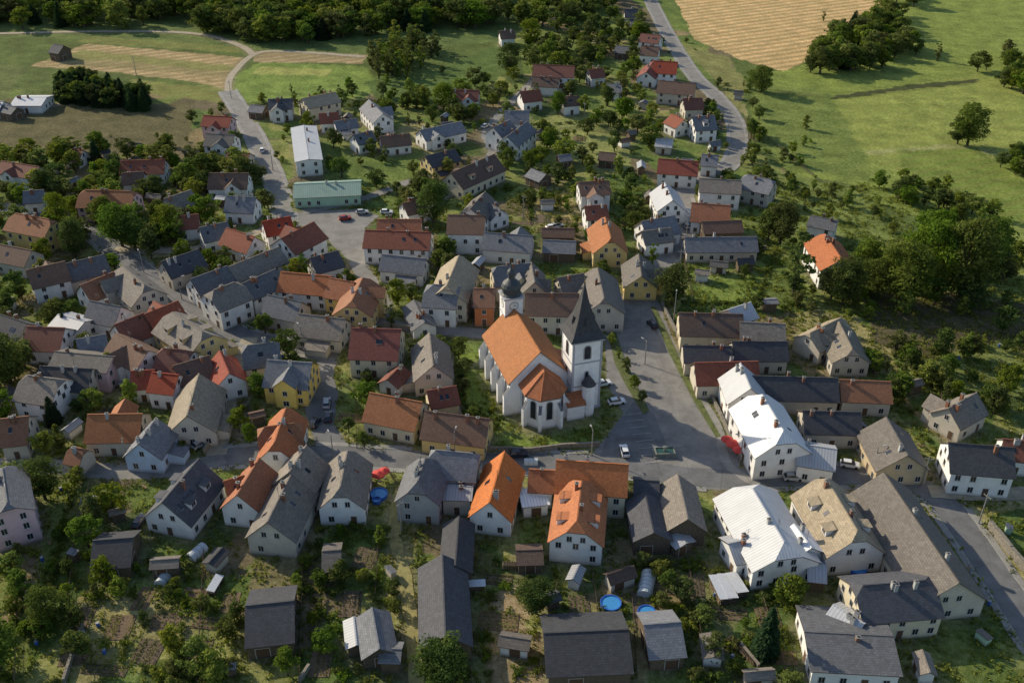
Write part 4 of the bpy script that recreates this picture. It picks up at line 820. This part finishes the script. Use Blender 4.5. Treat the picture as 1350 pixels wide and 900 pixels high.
# ---------------------------------------------------------------- vehicles & furniture
def car(u,v,deg,colr,name='parked_car'):
    p=G(u,v,.0); root=empty(name,p[0],p[1],math.radians(deg),RZ['z']+.01); mb=MB()
    prof=[(-2.1,.3),(-2.15,.75),(-1.95,.95),(-1.2,1.0),(.95,.98),(1.9,.82),(2.1,.6),(2.1,.3)]
    def ex(pr,y0,mi):
        L=[(a,-y0,b) for a,b in pr]; R=[(a,y0,b) for a,b in pr]; mb.poly(L[::-1],mi); mb.poly(R,mi)
        for i in range(len(pr)):
            j=(i+1)%len(pr); mb.poly([L[i],L[j],R[j],R[i]],mi)
    ex(prof,.86,0)
    c0=[(-1.95,-.8,.96),(.95,-.8,.98),(.95,.8,.98),(-1.95,.8,.96)]; c1=[(-1.5,-.6,1.45),(.15,-.6,1.48),(.15,.6,1.48),(-1.5,.6,1.45)]
    for i in range(4): mb.poly([c0[i],c0[(i+1)%4],c1[(i+1)%4],c1[i]],1)
    mb.box(-1.5,.15,-.6,.6,1.45,1.5,0)
    for y in (-.87,.87):
        for x in (-1.35,1.3):
            n=12; A=[(x+.32*math.cos(6.283*k/n),y-.1,.32+.32*math.sin(6.283*k/n)) for k in range(n)];Bq=[(a[0],y+.1,a[2]) for a in A]
            mb.poly(A,2);mb.poly(Bq[::-1],2)
            for k in range(n): mb.poly([A[k],A[(k+1)%n],Bq[(k+1)%n],Bq[k]],2)
    mb.box(2.08,2.13,-.75,-.45,.6,.75,3,True);mb.box(2.08,2.13,.45,.75,.6,.75,3,True);mb.box(-2.16,-2.12,-.8,-.5,.65,.8,4,True);mb.box(-2.16,-2.12,.5,.8,.65,.8,4,True)
    cm=plain('car_paint_%s'%colr,{'white':(.75,.75,.75),'dark':(.03,.035,.05),'silver':(.4,.41,.42),'red':(.35,.03,.02),'blue':(.05,.1,.3)}[colr],.25)
    mb.obj('body',[cm,glassmat(),plain('tyre_rubber',(.02,.02,.02),.9),plain('headlamp',(.6,.6,.6),.2),plain('tail_lamp',(.4,.02,.02),.3)],root)
for c in [(823,597,95,'white'),(813,532,15,'white'),(795,508,20,'white'),(390,532,35,'white'),(433,552,95,'dark'),(431,534,95,'silver'),(1120,615,-15,'white'),(684,601,5,'dark'),(276,582,50,'dark'),(1045,632,0,'silver'),(265,588,50,'silver'),
(478,282,10,'silver'),(455,290,20,'red'),(510,282,0,'white'),(640,168,60,'white'),(905,238,30,'silver'),(346,200,100,'white'),(185,690,80,'dark'),(860,430,110,'dark'),(280,560,80,'blue'),(905,300,90,'silver'),(1180,628,-10,'dark'),(735,300,20,'silver'),(728,302,20,'white'),(415,560,80,'dark')]: car(*c)
def pool(u,v,r):
    p=G(u,v); root=empty('swimming_pool',*p); mb=MB(); n=28
    mb.cyl((0,0),r,r,0,.9,n,0,False); mb.cyl((0,0),r+.09,r+.09,.82,.92,n,0,False)
    O=[((r+.09)*math.cos(6.283*k/n),(r+.09)*math.sin(6.283*k/n),.92) for k in range(n)];I_=[((r-.1)*math.cos(6.283*k/n),(r-.1)*math.sin(6.283*k/n),.92) for k in range(n)]
    for k in range(n): j=(k+1)%n; mb.poly([O[k],O[j],I_[j],I_[k]],0); mb.poly([I_[k],I_[j],(*I_[j][:2],.7),(*I_[k][:2],.7)],0)
    mb.poly([(*q[:2],.75) for q in I_],1); mb.obj('pool_ring_and_water',[plain('pool_blue',(.03,.12,.5),.4),plain('pool_water',(.06,.28,.6),.08)],root)
pool(805,798,1.9);pool(1130,752,1.7);pool(500,654,1.8);pool(852,810,1.6);pool(497,662,.9)
def parasol(u,v,r,colr=(.55,.05,.04)):
    p=G(u,v); root=empty('parasol',*p); mb=MB(); mb.cyl((0,0),.04,.03,0,2.5,6,1); n=8
    for k in range(n):
        a,b2=6.283*k/n,6.283*(k+1)/n; A=(r*math.cos(a),r*math.sin(a),2.1);Bq=(r*math.cos(b2),r*math.sin(b2),2.1); mb.poly([A,Bq,(0,0,2.7)],0); mb.poly([A,(A[0],A[1],1.9),(Bq[0],Bq[1],1.9),Bq],0)
    mb.cyl((0,0),.3,.3,0,.12,8,1); mb.obj('canopy_and_pole',[plain('parasol_red',colr,.8),plain('pole_grey',(.3,.3,.3))],root)
for q in [(500,634,1.6),(507,630,1.3),(965,594,1.7),(973,602,1.5),(957,588,1.4)]: parasol(*q)
def greenhouse(u,v,l,w,deg,name='greenhouse'):
    p=G(u,v); root=empty(name,*p,math.radians(deg)); mb=MB(); n=8; h=w*.5
    pr=[(-w/2*math.cos(math.pi*k/n),h*1.1*math.sin(math.pi*k/n)) for k in range(n+1)]
    for i in range(n): mb.poly([(-l/2,*pr[i]),(l/2,*pr[i]),(l/2,*pr[i+1]),(-l/2,*pr[i+1])],0)
    for sx in (-l/2,l/2): mb.poly([(sx,*q) for q in pr],0)
    k=0
    while k*1.0<=l:
        x=-l/2+k
        for i in range(n): mb.tube((x,pr[i][0]*1.02,pr[i][1]*1.02),(x,pr[i+1][0]*1.02,pr[i+1][1]*1.02),.04,.04,4,1)
        k+=1
    mb.obj('cover_and_hoops',[plain('poly_sheet',(.5,.55,.58),.3),plain('hoop_metal',(.3,.3,.3))],root)
greenhouse(852,772,6,3,75);greenhouse(260,730,4,2.6,60);greenhouse(217,762,4,2.4,80);greenhouse(700,610,3,2,0)
def stack(u,v,l,w,h,deg,name='log_stack',colr=(.3,.22,.14),tarp=True):
    p=G(u,v); root=empty(name,*p,math.radians(deg)); mb=MB(); r=.16; nz=int(h/(2*r)); nx=int(l/(2*r))
    for i in range(nx):
        for k in range(nz):
            x=-l/2+i*2*r+(k%2)*r+random.uniform(-.03,.03); z=r+k*1.75*r; e=random.uniform(-.1,.1)
            A=[(x+r*math.cos(6.283*q/6),-w/2+e,z+r*math.sin(6.283*q/6)) for q in range(6)];Bq=[(a[0],w/2+e,a[2]) for a in A]
            mb.poly(A,0);mb.poly(Bq[::-1],0)
            for q in range(6): mb.poly([A[q],A[(q+1)%6],Bq[(q+1)%6],Bq[q]],1)
    if tarp: mb.tri_slab([[(-l/2-.2,-w/2-.2,h+.15),(l/2+.2,-w/2-.2,h+.1),(l/2+.2,w/2+.2,h+.35),(-l/2-.2,w/2+.2,h+.4)]],.05,2,2)
    mb.obj('logs',[surf('cut_wood',colr),BARK,plain('tarp_pale',(.55,.57,.6),.4)],root)
stack(948,782,6,2,1.6,100);stack(958,780,6,1.8,1.5,98);stack(970,776,5,2,1.6,105);stack(625,776,4,1.2,1.3,5);stack(980,860,7,1.5,1.2,-55,tarp=False);stack(285,775,4,1.2,1.2,80);stack(680,748,5,1.2,1.3,0,tarp=False)
def fountain(u,v):
    p=G(u,v); root=empty('fountain',*p,math.radians(3)); mb=MB()
    mb.box(-2.6,2.6,-1.7,1.7,.0,.3,0)
    for a in ((-2.2,2.2,-1.3,-1.05),(-2.2,2.2,1.05,1.3),(-2.2,-1.95,-1.05,1.05),(1.95,2.2,-1.05,1.05)): mb.box(*a,.3,1.05,0)
    mb.box(-1.95,1.95,-1.05,1.05,.3,.85,1); mb.cyl((0,0),.3,.22,.85,1.9,10,0); mb.cyl((0,0),.5,.35,1.9,2.15,10,0)
    mb.obj('basin_and_column',[surf('fountain_stone',(.22,.24,.21)),plain('green_water',(.03,.08,.06),.3)],root)
fountain(876,598)
def pole(u,v,h=8,lamp=False):
    p=G(u,v)
    if occv(*p)==1: return
    mb=MB(); mb.cyl((0,0),.16,.1,0,h,8,0)
    if lamp: mb.tube((0,0,h-.1),(1.3,0,h+.2),.05,.04,5,0); mb.box(1.1,1.9,-.14,.14,h+.12,h+.26,1,True)
    else: mb.box(-.9,.9,-.06,.06,h-.8,h-.66,0,True); [mb.cyl((x,0),.05,.05,h-.66,h-.5,6,1) for x in (-.8,0,.8)]
    root=empty('street_lamp' if lamp else 'utility_pole',*p,random.uniform(0,3)); mb.obj('post',[surf('pole_concrete',(.3,.29,.27)),plain('lamp_head',(.4,.4,.4))],root)
for q in [(888,425,9,1),(930,520,8,1),(780,600,7,1),(850,480,7,1),(600,602,7,1),(440,606,7,1),(1150,622,7,1),(895,365,9,0),(905,310,9,0),(305,130,8,0),(360,225,8,0),(240,395,7,1),(190,360,7,1),(1060,622,7,1),(1215,640,8,0),(975,610,7,1),(530,700,8,0),(640,240,8,0),(700,180,8,0),(770,160,8,0),(960,170,8,0),(400,460,7,1),(180,100,9,0),(462,190,9,0),(690,290,9,0),(1290,690,8,0),(350,600,7,0),(170,615,8,0)]: pole(*q)
STONE=surf('rubble_stone',(.30,.27,.22),.5,2.2,.95,9,.8)
def wall(px,h=1.5,t=.5,name='stone_wall',mat=None):
    pts=[G(*p) for p in px]; mb=MB()
    for a,b2 in zip(pts[:-1],pts[1:]):
        L=np.hypot(*(b2-a)); n=max(1,int(L/2)); d=(b2-a)/L; nr=np.array([-d[1],d[0]])*t/2
        for k in range(n):
            p=a+d*L*k/n;q=a+d*L*(k+1)/n; hh=h*random.uniform(.93,1.05)
            A=[p-nr,q-nr,q+nr,p+nr]
            for i in range(4): mb.poly([(*A[i],0),(*A[(i+1)%4],0),(*A[(i+1)%4],hh),(*A[i],hh)])
            mb.poly([(*w,hh) for w in A])
    mb.obj(name,[mat or STONE])
def fence(px,h=1.3,name='garden_fence'):
    pts=[G(*p) for p in px]; mb=MB()
    for a,b2 in zip(pts[:-1],pts[1:]):
        L=np.hypot(*(b2-a)); n=max(1,int(L/2.4)); d=(b2-a)/L
        for k in range(n+1):
            p=a+d*L*k/n
            if occv(*p)in(1,2): continue
            mb.cyl(tuple(p),.07,.06,0,h,5)
            if k<n:
                q=a+d*L*(k+1)/n
                if occv(*q)in(1,2): continue
                for z in (.35,h-.2): mb.tube((*p,z),(*q,z),.035,.035,4)
                m=int(np.hypot(*(q-p))/.32)
                for j in range(1,m): r_=p+(q-p)*j/m; mb.tube((*r_,.15),(*r_,h+.05),.04,.03,3)
    if mb.f: mb.obj(name,[surf('fence_wood',(.2,.15,.105),.4,1.5)])
wall([(640,594),(700,596),(745,590),(790,588)],1.3); wall([(640,594),(612,565),(598,520),(597,470)],1.4); wall([(872,402),(897,450),(918,488),(948,545),(966,585)],1.2)
wall([(1303,695),(1330,730),(1370,775)],2.2,.7); wall([(85,900),(98,860),(110,825)],1.2); wall([(505,430),(545,436)],1.5);wall([(900,340),(1010,328)],1.2)
wall([(270,598),(290,560),(285,520)],1.6); wall([(1000,880),(975,850)],1); wall([(395,900),(408,880)],1.2)
for f in [[(180,640),(120,640),(100,700),(90,800)],[(270,720),(260,900)],[(400,720),(395,900)],[(500,700),(495,790)],[(545,700),(550,740)],[(620,740),(622,900)],[(735,770),(720,830)],[(780,745),(790,830)],[(830,745),(840,900)],[(905,735),(935,900)],[(990,745),(1040,900)],[(30,640),(20,900)],[(490,690),(400,690)],[(900,338),(915,400)],[(1040,400),(1080,410)],[(1180,640),(1240,740)],
 [(690,262),(760,258),(768,292)],[(690,262),(700,298)],[(560,250),(620,245)],[(700,180),(760,170),(830,180)],[(480,170),(560,190)],[(990,165),(1080,240),(1130,250)],[(1000,120),(1100,130),(1290,108)],[(310,140),(480,135)],[(1180,560),(1240,560)],[(1240,520),(1240,590)],[(140,635),(150,700)],[(220,620),(180,640)],[(420,650),(430,690)],[(510,620),(530,650)],[(440,500),(470,520),(470,600)],[(330,440),(340,480)]]: fence(f)
def clutter():
    for k in range(140):
        u=random.uniform(0,1350);v=random.uniform(430,900); p=G(u,v)
        if occ(p[0],p[1],1): continue
        t=random.random(); a=random.uniform(0,3)
        if t<.14:
            mb=MB(); w=random.uniform(.8,1.6);l=random.uniform(1,2.4);h=random.uniform(1.4,2.2); r_=empty('garden_shed',*p,a)
            mb.box(-l/2,l/2,-w/2,w/2,0,h,0); mb.tri_slab([[(-l/2-.2,-w/2-.2,h),(l/2+.2,-w/2-.2,h),(l/2+.2,w/2+.2,h+.4),(-l/2-.2,w/2+.2,h+.4)]],.07,1,1)
            mb.box(-.35,.35,-w/2-.04,-w/2,.05,h-.2,2)
            mb.obj('hut',[wm(random.choice(['wood','wood','beige','green'])),rm(random.choice(['grey','grey','brown_grey','brown','light'])),FASCIA],r_)
        elif t<.6:
            mb=MB(); r_=empty('water_barrel',*p,a); mb.cyl((0,0),.3,.36,0,.5,12,0,False); mb.cyl((0,0),.36,.3,.5,1.0,12,0); mb.cyl((0,0),.33,.33,1.0,1.04,12,1)
            mb.obj('barrel',[plain('barrel_blue',(.04,.12,.4),.4),plain('lid',(.3,.3,.3))],r_)
        else:
            mb=MB(); r_=empty('garden_bench',*p,a)
            for y in (-.2,0,.2): mb.box(-.8,.8,y-.08,y+.08,.42,.46,0,True)
            for z in (.6,.8): mb.box(-.8,.8,.28,.32,z,z+.12,0,True)
            for x in (-.7,.7):
                mb.box(x-.04,x+.04,-.25,-.18,0,.42,0); mb.box(x-.04,x+.04,.24,.28,0,.95,0)
            mb.obj('seat_and_back',[surf('bench_wood',(.3,.22,.13))],r_)
clutter()
# ---------------------------------------------------------------- light, camera
az=math.atan2(-.82,.57); el=math.radians(27)
S=Vector((math.sin(az)*math.cos(el),math.cos(az)*math.cos(el),math.sin(el)))
sd=bpy.data.lights.new('sun','SUN'); sd.energy=5.0; sd.angle=math.radians(.5); sd.color=(1,.88,.67)
so=bpy.data.objects.new('sun',sd); so.rotation_euler=S.to_track_quat('Z','Y').to_euler(); so.location=(0,200,300); scene.collection.objects.link(so)
w=bpy.data.worlds.new('World'); scene.world=w; w.use_nodes=True; nt=w.node_tree; bg=nt.nodes['Background']
sk=nt.nodes.new('ShaderNodeTexSky'); sk.sky_type='NISHITA'; sk.sun_disc=False; sk.sun_elevation=el; sk.sun_rotation=az
nt.links.new(sk.outputs[0],bg.inputs[0]); bg.inputs[1].default_value=.15
cd=bpy.data.cameras.new('camera'); cd.sensor_width=36; cd.lens=36*F/1350; cd.clip_end=20000; cd.clip_start=1
co_=bpy.data.objects.new('camera',cd); co_.location=(0,0,CAMZ); co_.rotation_euler=(math.pi/2-P,0,0); scene.collection.objects.link(co_); scene.camera=co_
scene.view_settings.view_transform='Standard'; scene.view_settings.look='None'; scene.view_settings.exposure=0
